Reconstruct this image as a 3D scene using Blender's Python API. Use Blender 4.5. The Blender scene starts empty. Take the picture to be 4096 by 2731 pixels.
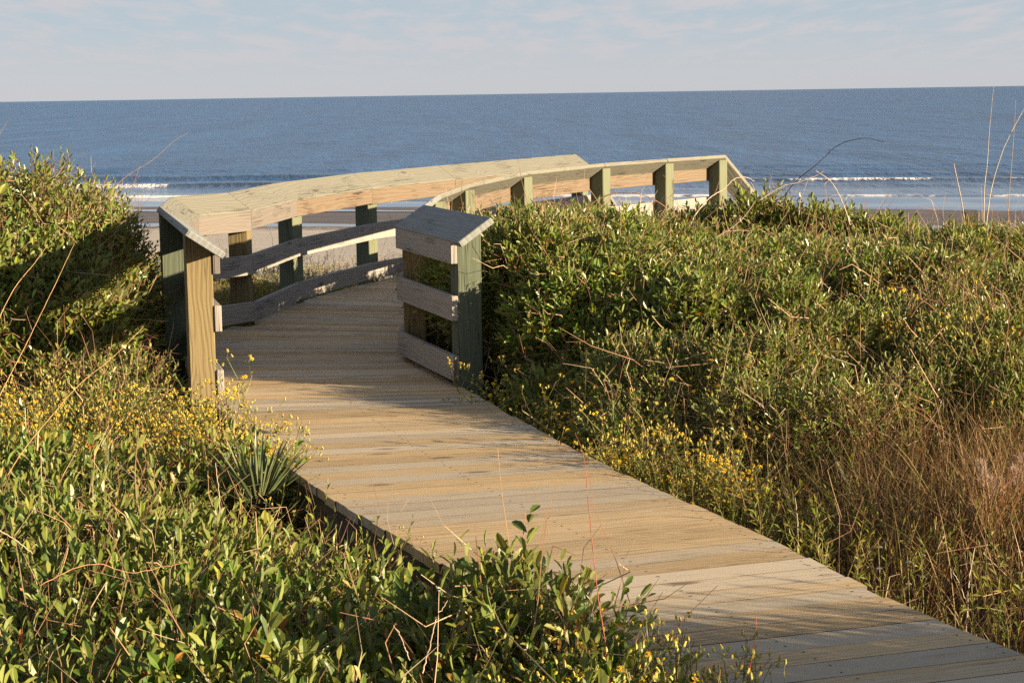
import bpy, math, random
import numpy as np

rng = np.random.default_rng(11)
random.seed(11)
R = math.radians
C = bpy.context.scene.collection
SUN_EL = R(12.5)
SUN_H = np.array([0.915, -0.403])            # horizontal direction towards the sun

# ------------------------------------------------------------------ materials
def new_mat(name):
    m = bpy.data.materials.new(name); m.use_nodes = True
    nt = m.node_tree; nt.nodes.clear()
    out = nt.nodes.new('ShaderNodeOutputMaterial')
    return m, nt, out

class NT:
    def __init__(s, nt): s.nt = nt
    def n(s, typ, **kw):
        nd = s.nt.nodes.new(typ)
        ins = kw.pop('ins', {})
        for k, v in kw.items(): setattr(nd, k, v)
        for k, v in ins.items():
            sock = nd.inputs[k]
            if isinstance(v, bpy.types.NodeSocket): s.nt.links.new(v, sock)
            else: sock.default_value = v
        return nd
    def math(s, op, a, b=0.0, c=None):
        ins = {0: a, 1: b}
        if c is not None: ins[2] = c
        return s.n('ShaderNodeMath', operation=op, ins=ins).outputs[0]
    def mix(s, f, a, b, blend='MIX'):
        nd = s.n('ShaderNodeMix', data_type='RGBA', blend_type=blend)
        for sock, v in ((nd.inputs[0], f), (nd.inputs[6], a), (nd.inputs[7], b)):
            if isinstance(v, bpy.types.NodeSocket): s.nt.links.new(v, sock)
            else: sock.default_value = v
        return nd.outputs[2]
    def ramp(s, f, stops, interp='LINEAR'):
        nd = s.n('ShaderNodeValToRGB'); cr = nd.color_ramp; cr.interpolation = interp
        while len(cr.elements) < len(stops): cr.elements.new(0.5)
        for e, (p, c) in zip(cr.elements, stops):
            e.position = p; e.color = c if len(c) == 4 else (*c, 1)
        s.nt.links.new(f, nd.inputs[0]); return nd.outputs[0]
    def noise(s, vec, scale=1.0, detail=4.0, rough=0.55, dist=0.0):
        nd = s.n('ShaderNodeTexNoise', ins={'Scale': scale, 'Detail': detail, 'Roughness': rough, 'Distortion': dist})
        if vec is not None: s.nt.links.new(vec, nd.inputs['Vector'])
        return nd.outputs[0]
    def scale(s, vec, xyz):
        return s.n('ShaderNodeMapping', ins={'Vector': vec, 'Scale': xyz}).outputs[0]
    def sep(s, vec): return s.n('ShaderNodeSeparateXYZ', ins={0: vec}).outputs
    def comb(s, x, y, z): return s.n('ShaderNodeCombineXYZ', ins={0: x, 1: y, 2: z}).outputs[0]
    def mr(s, v, a, b, c=0.0, d=1.0, smooth=False):
        return s.n('ShaderNodeMapRange', interpolation_type='SMOOTHSTEP' if smooth else 'LINEAR',
                   ins={0: v, 1: a, 2: b, 3: c, 4: d}).outputs[0]
    def bump(s, h, strength=0.3, dist=0.01):
        return s.n('ShaderNodeBump', ins={'Height': h, 'Strength': strength, 'Distance': dist}).outputs[0]

def wood(name, light, dark, alt, alt_amt=0.6, ring=0.5, knots=0.5, streak=0.5, rough=0.75, bumpd=0.004, worn=0.0, relief=.35):
    m, nt, out = new_mat(name); g = NT(nt)
    uv = g.n('ShaderNodeUVMap', uv_map='UVMap').outputs[0]
    u, v, _ = g.sep(uv)
    rnd = g.n('ShaderNodeNewGeometry').outputs['Random Per Island']
    warp = g.noise(g.comb(g.math('MULTIPLY', u, 1.3), g.math('MULTIPLY', v, 7.0), rnd), 1.0, 3.0, 0.5)
    # knots: sparse cells stretched along the board
    kv = g.n('ShaderNodeTexVoronoi', feature='F1', ins={'Vector': g.comb(g.math('MULTIPLY', u, 2.2), g.math('MULTIPLY', v, 6.5), 0.0), 'Scale': 1.0, 'Randomness': 1.0})
    kd = kv.outputs['Distance']
    kr = g.sep(kv.outputs['Color'])[0]
    kmask = g.math('MULTIPLY', g.mr(kd, 0.05, 0.20, 1.0, 0.0, True), g.math('GREATER_THAN', kr, 1.0 - 0.45 * knots))
    kpull = g.math('MULTIPLY', g.mr(kd, 0.0, 0.55, 1.0, 0.0, True), g.math('GREATER_THAN', kr, 1.0 - 0.45 * knots))
    ph = g.math('ADD', g.math('MULTIPLY', v, 210.0), g.math('ADD', g.math('MULTIPLY', warp, 34.0), g.math('MULTIPLY', kpull, 16.0)))
    rings = g.math('MULTIPLY_ADD', g.math('SINE', ph), 0.5, 0.5)
    rings = g.math('POWER', rings, 1.6)
    fine = g.noise(g.comb(g.math('MULTIPLY', u, 3.0), g.math('MULTIPLY', v, 260.0), 0.0), 1.0, 5.0, 0.65)
    blot = g.noise(g.comb(g.math('MULTIPLY', u, 1.1), g.math('MULTIPLY', v, 14.0), 3.0), 1.0, 4.0, 0.6)
    col = g.mix(g.math('MULTIPLY', rings, ring), (*light, 1), (*dark, 1))
    col = g.mix(g.mr(fine, 0.45, 0.75, 0.0, streak), col, (dark[0]*0.55, dark[1]*0.55, dark[2]*0.55, 1))
    altf = g.math('MULTIPLY', g.mr(g.math('ADD', blot, g.math('MULTIPLY', g.math('SUBTRACT', rnd, 0.5), 0.5)), 0.40, 0.62, 0.0, 1.0, True), alt_amt)
    col = g.mix(altf, col, (*alt, 1))
    val = g.math('ADD', 0.84, g.math('MULTIPLY', g.n('ShaderNodeTexWhiteNoise', noise_dimensions='1D', ins={'W': rnd}).outputs[0], 0.3))
    hsv = g.n('ShaderNodeHueSaturation', ins={'Saturation': 1.0, 'Value': val, 'Color': col})
    col = hsv.outputs[0]
    col = g.mix(g.math('MULTIPLY', kmask, 0.75), col, (dark[0]*0.30, dark[1]*0.22, dark[2]*0.18, 1))
    # drying cracks along the grain
    cr = g.noise(g.comb(g.math('MULTIPLY', u, 0.9), g.math('MULTIPLY', v, 55.0), 9.0), 1.0, 2.0, 0.4)
    crm = g.mr(g.math('ABSOLUTE', g.math('SUBTRACT', cr, 0.5)), 0.0, 0.022, 1.0, 0.0)
    crg = g.mr(g.noise(g.comb(g.math('MULTIPLY', u, 1.7), g.math('MULTIPLY', v, 5.0), 5.0), 1.0, 2.0), 0.50, 0.60)
    crm = g.math('MULTIPLY', g.math('MULTIPLY', crm, crg), 0.75)
    col = g.mix(crm, col, (dark[0]*0.18, dark[1]*0.15, dark[2]*0.13, 1))
    if worn:
        sand = g.noise(g.n('ShaderNodeNewGeometry').outputs['Position'], 2.3, 6.0, 0.7)
        col = g.mix(g.mr(sand, 0.5, 0.75, 0.0, worn), col, (0.50, 0.43, 0.315, 1))
    h = g.math('ADD', g.math('MULTIPLY', fine, 0.7), g.math('SUBTRACT', g.math('MULTIPLY', rings, relief), g.math('MULTIPLY', crm, 2.0)))
    b = g.bump(h, 0.8, bumpd)
    p = g.n('ShaderNodeBsdfPrincipled', ins={'Base Color': col, 'Roughness': rough, 'Specular IOR Level': 0.25, 'Normal': b})
    nt.links.new(p.outputs[0], out.inputs[0]); return m

def leafmat(name, stops, under, rough=0.38, transl=0.22, spec=0.5, patch=0.0, patch_sc=1.3):
    m, nt, out = new_mat(name); g = NT(nt)
    geo = g.n('ShaderNodeNewGeometry')
    col = g.ramp(geo.outputs['Random Per Island'], stops)
    nz = g.noise(geo.outputs['Position'], 1.6, 3.0)
    col = g.n('ShaderNodeHueSaturation', ins={'Hue': g.mr(nz, 0.3, 0.7, 0.485, 0.515), 'Saturation': 1.0, 'Value': g.mr(nz, 0.3, 0.7, 0.78, 1.22), 'Color': col}).outputs[0]
    if patch:
        pn = g.noise(geo.outputs['Position'], patch_sc, 4.0, .6)
        wn = g.n('ShaderNodeTexWhiteNoise', noise_dimensions='1D', ins={'W': geo.outputs['Random Per Island']}).outputs[0]
        pm = g.math('MULTIPLY', g.mr(pn, .52, .66, 0, 1, True), g.math('LESS_THAN', wn, patch))
        col = g.mix(pm, col, g.mix(g.math('FRACT', g.math('MULTIPLY', wn, 37.0)), (0.22, 0.105, 0.030, 1), (0.24, 0.19, 0.055, 1)))
    col2 = g.mix(0.6, col, (*under, 1))
    c = g.mix(geo.outputs['Backfacing'], col, col2) if under else col
    p = g.n('ShaderNodeBsdfPrincipled', ins={'Base Color': c, 'Roughness': rough, 'Specular IOR Level': spec})
    t = g.n('ShaderNodeBsdfTranslucent', ins={'Color': g.n('ShaderNodeHueSaturation', ins={'Hue': 0.48, 'Saturation': 1.15, 'Value': 1.3, 'Color': c}).outputs[0]})
    mx = g.n('ShaderNodeMixShader', ins={0: transl, 1: p.outputs[0], 2: t.outputs[0]})
    nt.links.new(mx.outputs[0], out.inputs[0]); return m

def plain(name, stops, rough=0.7, spec=0.3):
    m, nt, out = new_mat(name); g = NT(nt)
    geo = g.n('ShaderNodeNewGeometry')
    col = g.ramp(geo.outputs['Random Per Island'], stops)
    nz = g.noise(geo.outputs['Position'], 30.0, 3.0)
    col = g.n('ShaderNodeHueSaturation', ins={'Value': g.mr(nz, 0.3, 0.7, 0.75, 1.25), 'Color': col}).outputs[0]
    p = g.n('ShaderNodeBsdfPrincipled', ins={'Base Color': col, 'Roughness': rough, 'Specular IOR Level': spec})
    nt.links.new(p.outputs[0], out.inputs[0]); return m

M = {}
M['deck'] = wood('weathered_decking', (0.52, 0.38, 0.205), (0.31, 0.205, 0.100), (0.44, 0.385, 0.295), 0.75, 0.5, 0.9, 0.7, 0.8, 0.002, 0.25, 0.05)
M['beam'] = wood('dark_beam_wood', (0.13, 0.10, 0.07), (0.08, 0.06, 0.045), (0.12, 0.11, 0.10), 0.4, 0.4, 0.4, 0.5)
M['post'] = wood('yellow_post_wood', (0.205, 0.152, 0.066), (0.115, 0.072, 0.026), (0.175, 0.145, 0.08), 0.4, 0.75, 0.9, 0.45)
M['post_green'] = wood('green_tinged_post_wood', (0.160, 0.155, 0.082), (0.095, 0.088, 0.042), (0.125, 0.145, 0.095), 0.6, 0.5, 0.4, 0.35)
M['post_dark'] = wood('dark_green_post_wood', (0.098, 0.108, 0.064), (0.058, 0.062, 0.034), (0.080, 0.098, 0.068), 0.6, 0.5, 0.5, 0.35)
M['cap'] = wood('pale_cap_wood', (0.205, 0.190, 0.140), (0.120, 0.104, 0.068), (0.165, 0.165, 0.14), 0.5, 0.6, 0.55, 0.3)
M['cap_grey'] = wood('grey_cap_wood', (0.235, 0.23, 0.20), (0.135, 0.13, 0.11), (0.20, 0.215, 0.21), 0.6, 0.75, 0.4, 0.35)
M['rail'] = wood('pinkish_rail_wood', (0.172, 0.135, 0.103), (0.100, 0.070, 0.050), (0.15, 0.135, 0.12), 0.65, 0.6, 0.65, 0.4)
M['rail_lifted'] = wood('shade_lifted_rail_wood', (0.30, 0.255, 0.21), (0.18, 0.145, 0.115), (0.27, 0.25, 0.225), 0.7, 0.65, 0.7, 0.4)  # grey-tan rail wood, lightened so shaded boards read brighter: fill light in the colour
M['rail_orange'] = wood('orange_rail_wood', (0.165, 0.118, 0.074), (0.105, 0.064, 0.034), (0.15, 0.122, 0.09), 0.4, 0.7, 0.6, 0.3)
M['nail'] = plain('rusty_nail', [(0.0, (0.05, 0.04, 0.035)), (1.0, (0.10, 0.075, 0.06))], .6, .4)
M['leaf'] = leafmat('thicket_leaf', [(0.0, (0.045, 0.085, 0.012)), (0.35, (0.090, 0.146, 0.019)), (0.65, (0.148, 0.199, 0.028)), (0.88, (0.241, 0.264, 0.044)), (0.95, (0.305, 0.227, 0.038)), (1.0, (0.256, 0.121, 0.036))], (0.24, 0.26, 0.095), 0.36, 0.26, 0.42, patch=.5)
M['leaf_near'] = leafmat('wax_shrub_leaf', [(0.0, (0.041, 0.077, 0.012)), (0.4, (0.079, 0.130, 0.018)), (0.75, (0.142, 0.179, 0.028)), (0.92, (0.230, 0.234, 0.041)), (0.985, (0.260, 0.193, 0.035)), (1.0, (0.306, 0.083, 0.023))], (0.26, 0.29, 0.085), 0.40, 0.26, 0.4, patch=.28, patch_sc=1.0)
M['leaf_mound'] = leafmat('mound_leaf', [(0.0, (0.061, 0.104, 0.014)), (0.4, (0.119, 0.167, 0.023)), (0.8, (0.203, 0.238, 0.037)), (0.95, (0.231, 0.177, 0.035)), (1.0, (0.217, 0.103, 0.033))], (0.20, 0.20, 0.085))
M['herb'] = leafmat('herb_leaf', [(0.0, (0.080, 0.115, 0.015)), (0.5, (0.159, 0.188, 0.023)), (0.85, (0.252, 0.244, 0.034)), (1.0, (0.265, 0.163, 0.037))], (0.20, 0.21, 0.06), 0.55, 0.3, 0.25, patch=.4, patch_sc=.9)
M['yucca'] = leafmat('yucca_leaf', [(0.0, (0.045, 0.075, 0.032)), (0.7, (0.085, 0.115, 0.048)), (1.0, (0.17, 0.17, 0.07))], (0.12, 0.14, 0.06), 0.45, 0.1, 0.4)
M['blade'] = leafmat('green_blade', [(0.0, (0.10, 0.14, 0.055)), (1.0, (0.22, 0.22, 0.08))], (0.22, 0.22, 0.09), 0.5, 0.25, 0.3)
M['twig'] = plain('twig_bark', [(0.0, (0.16, 0.075, 0.042)), (0.5, (0.30, 0.165, 0.09)), (1.0, (0.46, 0.33, 0.21))])
M['twig_pale'] = plain('bare_twig_bark', [(0.0, (0.36, 0.26, 0.18)), (1.0, (0.48, 0.37, 0.28))])
M['twig_dark'] = plain('dark_twig_bark', [(0.0, (0.075, 0.05, 0.04)), (1.0, (0.12, 0.08, 0.06))])
M['twig_brown'] = plain('brown_twig_bark', [(0.0, (0.34, 0.17, 0.09)), (1.0, (0.42, 0.23, 0.13))])
M['stem'] = plain('herb_stem', [(0.0, (0.10, 0.12, 0.03)), (0.7, (0.17, 0.16, 0.05)), (1.0, (0.20, 0.10, 0.05))])
M['straw'] = leafmat('dry_grass', [(0.0, (0.13, 0.075, 0.032)), (0.35, (0.215, 0.135, 0.06)), (0.6, (0.33, 0.225, 0.105)), (0.80, (0.18, 0.16, 0.045)), (0.90, (0.23, 0.085, 0.045)), (1.0, (0.44, 0.34, 0.20))], (0.25, 0.17, 0.08), 0.6, 0.3, 0.2)
M['stalk'] = plain('grass_stalk', [(0.0, (0.36, 0.20, 0.08)), (1.0, (0.46, 0.29, 0.13))])
M['stalk_red'] = plain('red_grass_stalk', [(0.0, (0.27, 0.065, 0.04)), (1.0, (0.34, 0.11, 0.06))])
M['stalk_pale'] = plain('pale_grass_stalk', [(0.0, (0.45, 0.36, 0.24)), (1.0, (0.55, 0.45, 0.30))])
M['plume'] = leafmat('seed_plume', [(0.0, (0.36, 0.28, 0.20)), (1.0, (0.52, 0.43, 0.33))], (0.5, 0.4, 0.3), 0.7, 0.4, 0.1)
M['petal'] = leafmat('yellow_petal', [(0.0, (0.72, 0.45, 0.012)), (1.0, (0.86, 0.60, 0.02))], (0.6, 0.4, 0.02), 0.6, 0.25, 0.2)
M['disc'] = plain('flower_disc', [(0.0, (0.42, 0.18, 0.02)), (1.0, (0.55, 0.28, 0.03))])
M['bud'] = plain('flower_bud', [(0.0, (0.22, 0.24, 0.06)), (1.0, (0.33, 0.32, 0.09))])
M['white_petal'] = plain('pale_bract', [(0.0, (0.28, 0.26, 0.21)), (1.0, (0.40, 0.37, 0.31))])
M['gull_white'] = plain('white_feather', [(0.0, (0.75, 0.74, 0.72)), (1.0, (0.8, 0.79, 0.77))])
M['gull_grey'] = plain('grey_feather', [(0.0, (0.30, 0.31, 0.33)), (1.0, (0.34, 0.35, 0.37))])
M['gull_bill'] = plain('bird_bill', [(0.0, (0.35, 0.17, 0.03)), (1.0, (0.38, 0.19, 0.04))])

# ------------------------------------------------------------------ mesh helpers
def build(name, V, faces, mats, midx=None, uv=None, parent=None, smooth=False, attr=None):
    """faces: list of int arrays (n,k)"""
    me = bpy.data.meshes.new(name)
    V = np.ascontiguousarray(V, dtype=np.float32)
    faces = [np.asarray(f, dtype=np.int32) for f in faces if len(f)]
    loops = np.concatenate([f.ravel() for f in faces]); 
    tot = np.concatenate([np.full(len(f), f.shape[1], np.int32) for f in faces])
    start = np.concatenate([[0], np.cumsum(tot)[:-1]]).astype(np.int32)
    me.vertices.add(len(V)); me.vertices.foreach_set('co', V.ravel())
    me.loops.add(len(loops)); me.loops.foreach_set('vertex_index', loops)
    me.polygons.add(len(tot)); me.polygons.foreach_set('loop_start', start)
    try: me.polygons.foreach_set('loop_total', tot)
    except Exception: pass
    for m in mats: me.materials.append(m)
    if midx is not None: me.polygons.foreach_set('material_index', np.asarray(midx, np.int32))
    me.polygons.foreach_set('use_smooth', np.full(len(tot), bool(smooth)))
    if uv is not None:
        l = me.uv_layers.new(name='UVMap'); l.data.foreach_set('uv', np.asarray(uv, np.float32).ravel())
    if attr:
        for k, a in attr.items():
            at = me.attributes.new(k, 'FLOAT', 'POINT'); at.data.foreach_set('value', np.asarray(a, np.float32))
    me.update(calc_edges=True); me.validate()
    o = bpy.data.objects.new(name, me); C.objects.link(o)
    if parent is not None: o.parent = parent
    return o

def tag(o, label=None, cat=None, group=None, kind=None):
    if label: o['label'] = label
    if cat: o['category'] = cat
    if group: o['group'] = group
    if kind: o['kind'] = kind
    return o

def thing(name, loc, label, cat, group=None, rz=0.0):
    o = bpy.data.objects.new(name, None); C.objects.link(o)
    o.location = loc; o.rotation_euler = (0, 0, rz); o.empty_display_size = 0.1
    return tag(o, label, cat, group)

def empty_part(name, parent, label=None):
    o = bpy.data.objects.new(name, None); C.objects.link(o); o.parent = parent; o.empty_display_size = 0.1
    if label: o['label'] = label
    return o

def copy_tree(o, parent=None):
    c = o.copy(); C.objects.link(c)
    if parent is not None: c.parent = parent
    for ch in o.children: copy_tree(ch, c)
    return c

class Bag:
    """collects geometry of one mesh"""
    def __init__(s): s.V=[]; s.F={}; s.n=0
    def add(s, V, F, mi=0):
        V = np.asarray(V, np.float32).reshape(-1, 3)
        for f in (F if isinstance(F, list) else [F]):
            f = np.asarray(f, np.int32)
            if len(f): s.F.setdefault((f.shape[1], mi), []).append(f + s.n)
        s.V.append(V); s.n += len(V)
    def build(s, name, mats, parent=None, smooth=False):
        fs, mi = [], []
        for (k, m), l in s.F.items():
            f = np.concatenate(l); fs.append(f); mi.append(np.full(len(f), m, np.int32))
        return build(name, np.concatenate(s.V), fs, mats, np.concatenate(mi), parent=parent, smooth=smooth)

BOXF = np.array([[0,3,2,1],[4,5,6,7],[0,1,5,4],[1,2,6,5],[2,3,7,6],[3,0,4,7]])
def boards(name, list8, mats, parent=None, bevel=0.004, midx=None, ends=True):
    """each entry: 8 corners; 0-3 = one end (ring), 4-7 = other end (same ring order)."""
    V, F, UV, MI = [], [], [], []
    for i, c in enumerate(list8):
        c = np.asarray(c, float); ofs = np.array([random.uniform(0, 60), random.uniform(0, 60)])
        V.append(c); F.append(BOXF + 8 * i)
        per = [0]
        for a, b in ((0,1),(1,2),(2,3),(3,0)): per.append(per[-1] + np.linalg.norm(c[a]-c[b]))
        L = np.linalg.norm(c[4:].mean(0) - c[:4].mean(0))
        ring = lambda k, s: (s * L, per[k])
        for f in BOXF:
            fl = list(f)
            if fl in ([0,3,2,1],[4,5,6,7]):      # end grain
                q = [c[j] - c[fl[0]] for j in fl]; e = (c[fl[1]]-c[fl[0]]); e /= np.linalg.norm(e)
                for d in q:
                    a = d @ e; b = np.linalg.norm(d - a*e); UV.append(ofs + [a*0.3, b])
            else:
                k = [BOXF.tolist().index(fl)][0] - 2
                for j in fl:
                    s = 0 if j < 4 else 1; kk = j % 4
                    if k == 3 and kk == 0: kk = 4
                    UV.append(ofs + [s * L, per[kk]])
    o = build(name, np.concatenate(V), [np.concatenate(F)], mats, midx, uv=UV, parent=parent)
    if bevel:
        b = o.modifiers.new('bevel', 'BEVEL'); b.width = bevel; b.segments = 1; b.limit_method = 'ANGLE'
    return o

def unit(a): return a / np.maximum(np.linalg.norm(a, axis=-1, keepdims=True), 1e-9)

def vnoise(x, y, sc, seed):
    r = np.random.default_rng(seed).random((64, 64)); x = x*sc; y = y*sc
    xi = np.floor(x).astype(int); yi = np.floor(y).astype(int); fx = x-xi; fy = y-yi
    fx = fx*fx*(3-2*fx); fy = fy*fy*(3-2*fy)
    g = lambda i, j: r[(xi+i) % 64, (yi+j) % 64]
    return (g(0,0)*(1-fx)+g(1,0)*fx)*(1-fy)+(g(0,1)*(1-fx)+g(1,1)*fx)*fy

# leaf templates: (along, across, up)
T_NEAR = (np.array([[0,0,0],[.28,.36,.07],[.62,.5,.10],[.90,.26,.04],[1,0,-.03],[.90,-.26,.04],[.62,-.5,.10],[.28,-.36,.07],[.30,0,0],[.62,0,0.01]]),
          [np.array([[0,8,1],[0,7,8],[9,4,3],[9,5,4]]), np.array([[8,9,2,1],[8,7,6,9]]), np.array([[9,3,2],[9,6,5]])])
T_MID = (np.array([[0,0,0],[.38,.44,.10],[.78,.40,.08],[1,0,-.04],[.78,-.40,.08],[.38,-.44,.10]]),
         [np.array([[0,3,2,1],[0,5,4,3]])])
T_LO = (np.array([[0,0,0],[.5,.5,.10],[1,0,0],[.5,-.5,.10]]), [np.array([[0,2,1],[0,3,2]])])

def put_leaves(bag, P, D, N, L, W, tmpl, mi=0):
    T, Fs = tmpl; n = len(P); k = len(T)
    D = unit(D); S = unit(np.cross(N, D)); U = np.cross(D, S)
    L = np.broadcast_to(L, (n,)); W = np.broadcast_to(W, (n,))
    V = (P[:,None,:] + D[:,None,:]*(T[None,:,0,None]*L[:,None,None]) + S[:,None,:]*(T[None,:,1,None]*W[:,None,None])
         + U[:,None,:]*(T[None,:,2,None]*L[:,None,None]))
    off = (np.arange(n)*k)[:,None,None]
    bag.add(V.reshape(-1,3), [(f[None]+off).reshape(-1, f.shape[1]) for f in Fs], mi)

def put_tubes(bag, P, Rr, sides=3, mi=0):
    """P (n,k,3) polylines, Rr (n,k) radii"""
    P = np.asarray(P, float); n, k, _ = P.shape; Rr = np.broadcast_to(Rr, (n, k))
    Tg = unit(np.gradient(P, axis=1)); ref = np.where(np.abs(Tg[...,2:3]) > .9, np.array([1.,0,0]), np.array([0,0,1.]))
    A = unit(np.cross(Tg, ref)); B = np.cross(Tg, A)
    an = np.arange(sides)*2*np.pi/sides
    V = P[:,:,None,:] + Rr[:,:,None,None]*(A[:,:,None,:]*np.cos(an)[None,None,:,None] + B[:,:,None,:]*np.sin(an)[None,None,:,None])
    i = np.arange(k-1)[:,None]*sides; s = np.arange(sides)[None,:]; s2 = (s+1) % sides
    q = np.stack([i+s, i+s2, i+sides+s2, i+sides+s], -1).reshape(-1,4)
    F = (q[None] + (np.arange(n)*k*sides)[:,None,None]).reshape(-1,4)
    bag.add(V.reshape(-1,3), [F], mi)

def put_blades(bag, P0, D0, L, W, bend, seg=4, mi=0):
    """grass ribbons. bend (n,3): displacement of the tip"""
    n = len(P0); t = np.linspace(0, 1, seg+1)
    cen = P0[:,None,:] + D0[:,None,:]*(L[:,None]*t[None])[...,None] + bend[:,None,:]*(t**2)[None,:,None]
    ang = rng.uniform(0, 2*np.pi, n); side = np.stack([np.cos(ang), np.sin(ang), np.zeros(n)], -1)
    w = W[:,None]*np.maximum(1 - t**2.2, 0.04)[None]
    V = np.stack([cen - side[:,None,:]*w[...,None], cen + side[:,None,:]*w[...,None]], 2)
    i = np.arange(seg)*2
    q = np.stack([i, i+1, i+3, i+2], -1)
    F = (q[None] + (np.arange(n)*(seg+1)*2)[:,None,None]).reshape(-1,4)
    bag.add(V.reshape(-1,3), [F], mi)

def shoots(bag, P, D, length, nl, leafL, leafW, tmpl, leaf_mi=0, stem_mi=1, stem_r=0.0018, open_ang=(62, 25), jitter=.25):
    """leafy shoots: a stem with leaves set round it"""
    n = len(P); D = unit(D)
    curve = unit(np.cross(D, rng.normal(size=(n,3))))*rng.uniform(0, .22, (n,1))*length[:,None]
    t = np.linspace(0.0, 1.0, nl)
    ref = np.where(np.abs(D[:,2:3]) > .9, np.array([1.,0,0]), np.array([0,0,1.]))
    A = unit(np.cross(D, ref)); B = np.cross(D, A)
    ph = rng.uniform(0, 6.28, (n,1)) + np.arange(nl)[None]*2.4
    rad = A[:,None,:]*np.cos(ph)[...,None] + B[:,None,:]*np.sin(ph)[...,None]
    a = np.radians(open_ang[0] + (open_ang[1]-open_ang[0])*t)[None] + rng.normal(0, .18, (n, nl))
    LD = D[:,None,:]*np.cos(a)[...,None] + rad*np.sin(a)[...,None] + rng.normal(0, jitter*.5, (n,nl,3))
    LD = unit(LD)
    LN = unit(D[:,None,:] - (D[:,None,:]*LD).sum(-1, keepdims=True)*LD + rng.normal(0, jitter, (n,nl,3)))
    LP = P[:,None,:] + D[:,None,:]*(length[:,None]*t[None])[...,None] + curve[:,None,:]*(t**2)[None,:,None]
    big = np.clip(.62+.9*vnoise(P[:,0]+P[:,2]*.7+40, P[:,1]+40, 1.1, 31), .6, 1.5)[:,None]*rng.uniform(.75, 1.25, (n, 1))
    sz = big*rng.uniform(.7, 1.2, (n, nl))*(1 - .35*np.abs(t-.45))[None]
    put_leaves(bag, LP.reshape(-1,3), LD.reshape(-1,3), LN.reshape(-1,3), (sz*leafL).ravel(), (sz*leafW*rng.uniform(.8,1.2,(n,nl))).ravel(), tmpl, leaf_mi)
    if stem_r:
        ts = np.array([-.5, 0, .5, 1.0])
        SP = P[:,None,:] + D[:,None,:]*(length[:,None]*ts[None])[...,None] + curve[:,None,:]*(np.maximum(ts,0)**2)[None,:,None]
        put_tubes(bag, SP, stem_r*np.array([1.3,1.1,.8,.4])[None], 3, stem_mi)

def twigs(bag, P, n_len=(.12,.4), r=.0016, mi=1, up=0.4):
    n = len(P); D = unit(rng.normal(size=(n,3)) + np.array([0,0,up])); L = rng.uniform(*n_len, n)
    c = rng.normal(0, .22, (n,3))*L[:,None]; c2 = rng.normal(0, .10, (n,3))*L[:,None]
    t = np.linspace(0,1,5)
    PP = P[:,None,:] + D[:,None,:]*(L[:,None]*t)[...,None] + c[:,None,:]*(t**2)[None,:,None] + c2[:,None,:]*np.sin(t*6.3)[None,:,None]
    put_tubes(bag, PP, (rng.uniform(.6,1.6,(n,1))*r)*np.array([1.2,1,.85,.7,.4])[None], 3, mi)

# ------------------------------------------------------------------ plan of the boardwalk (metres, deck top at z = 0)
PAIRS = [((1.65, 2.0), (2.85, 2.45)), ((0.37, 5.05), (1.40, 5.38)), ((-0.209, 6.41), (0.90, 6.79)), ((-0.888, 8.02), (0.345, 8.30)),
         ((-1.588, 10.09), (-0.215, 10.20)), ((-2.06, 11.95), (-0.665, 11.85)), ((-2.05, 13.05), (-0.63, 12.72)), ((-1.709, 14.94), (-0.44, 14.50)),
         ((-1.22, 16.57), (-0.02, 16.15)), ((-0.54, 18.2), (0.60, 17.55)), ((0.25, 19.7), (1.32, 18.9)), ((0.85, 20.75), (1.92, 19.75))]
PA = np.array(PAIRS)
def catmull(P, m):
    out = []
    Q = np.concatenate([[2*P[0]-P[1]], P, [2*P[-1]-P[-2]]])
    for i in range(1, len(Q)-2):
        for t in np.linspace(0, 1, m, endpoint=False):
            a,b,c,d = Q[i-1],Q[i],Q[i+1],Q[i+2]
            out.append(.5*((2*b)+(c-a)*t+(2*a-5*b+4*c-d)*t*t+(3*b-a-3*c+d)*t**3))
    out.append(P[-1]); return np.array(out)
EL = catmull(PA[:,0], 40); ER = catmull(PA[:,1], 40)
POLY = np.concatenate([EL, ER[::-1]])
def in_deck(xy):
    x, y = xy[:,0], xy[:,1]; ins = np.zeros(len(xy), bool)
    P = POLY[::8]; j = len(P)-1
    for i in range(len(P)):
        (xi, yi), (xj, yj) = P[i], P[j]
        c = ((yi > y) != (yj > y)) & (x < (xj-xi)*(y-yi)/(yj-yi+1e-12)+xi)
        ins ^= c; j = i
    return ins
def edge_x(y, E): return np.interp(y, E[:,1], E[:,0])

bw = thing('boardwalk', (0, 0, 0), 'weathered plank boardwalk with slanted-cap railings bending down towards the beach', 'boardwalk')

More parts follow.
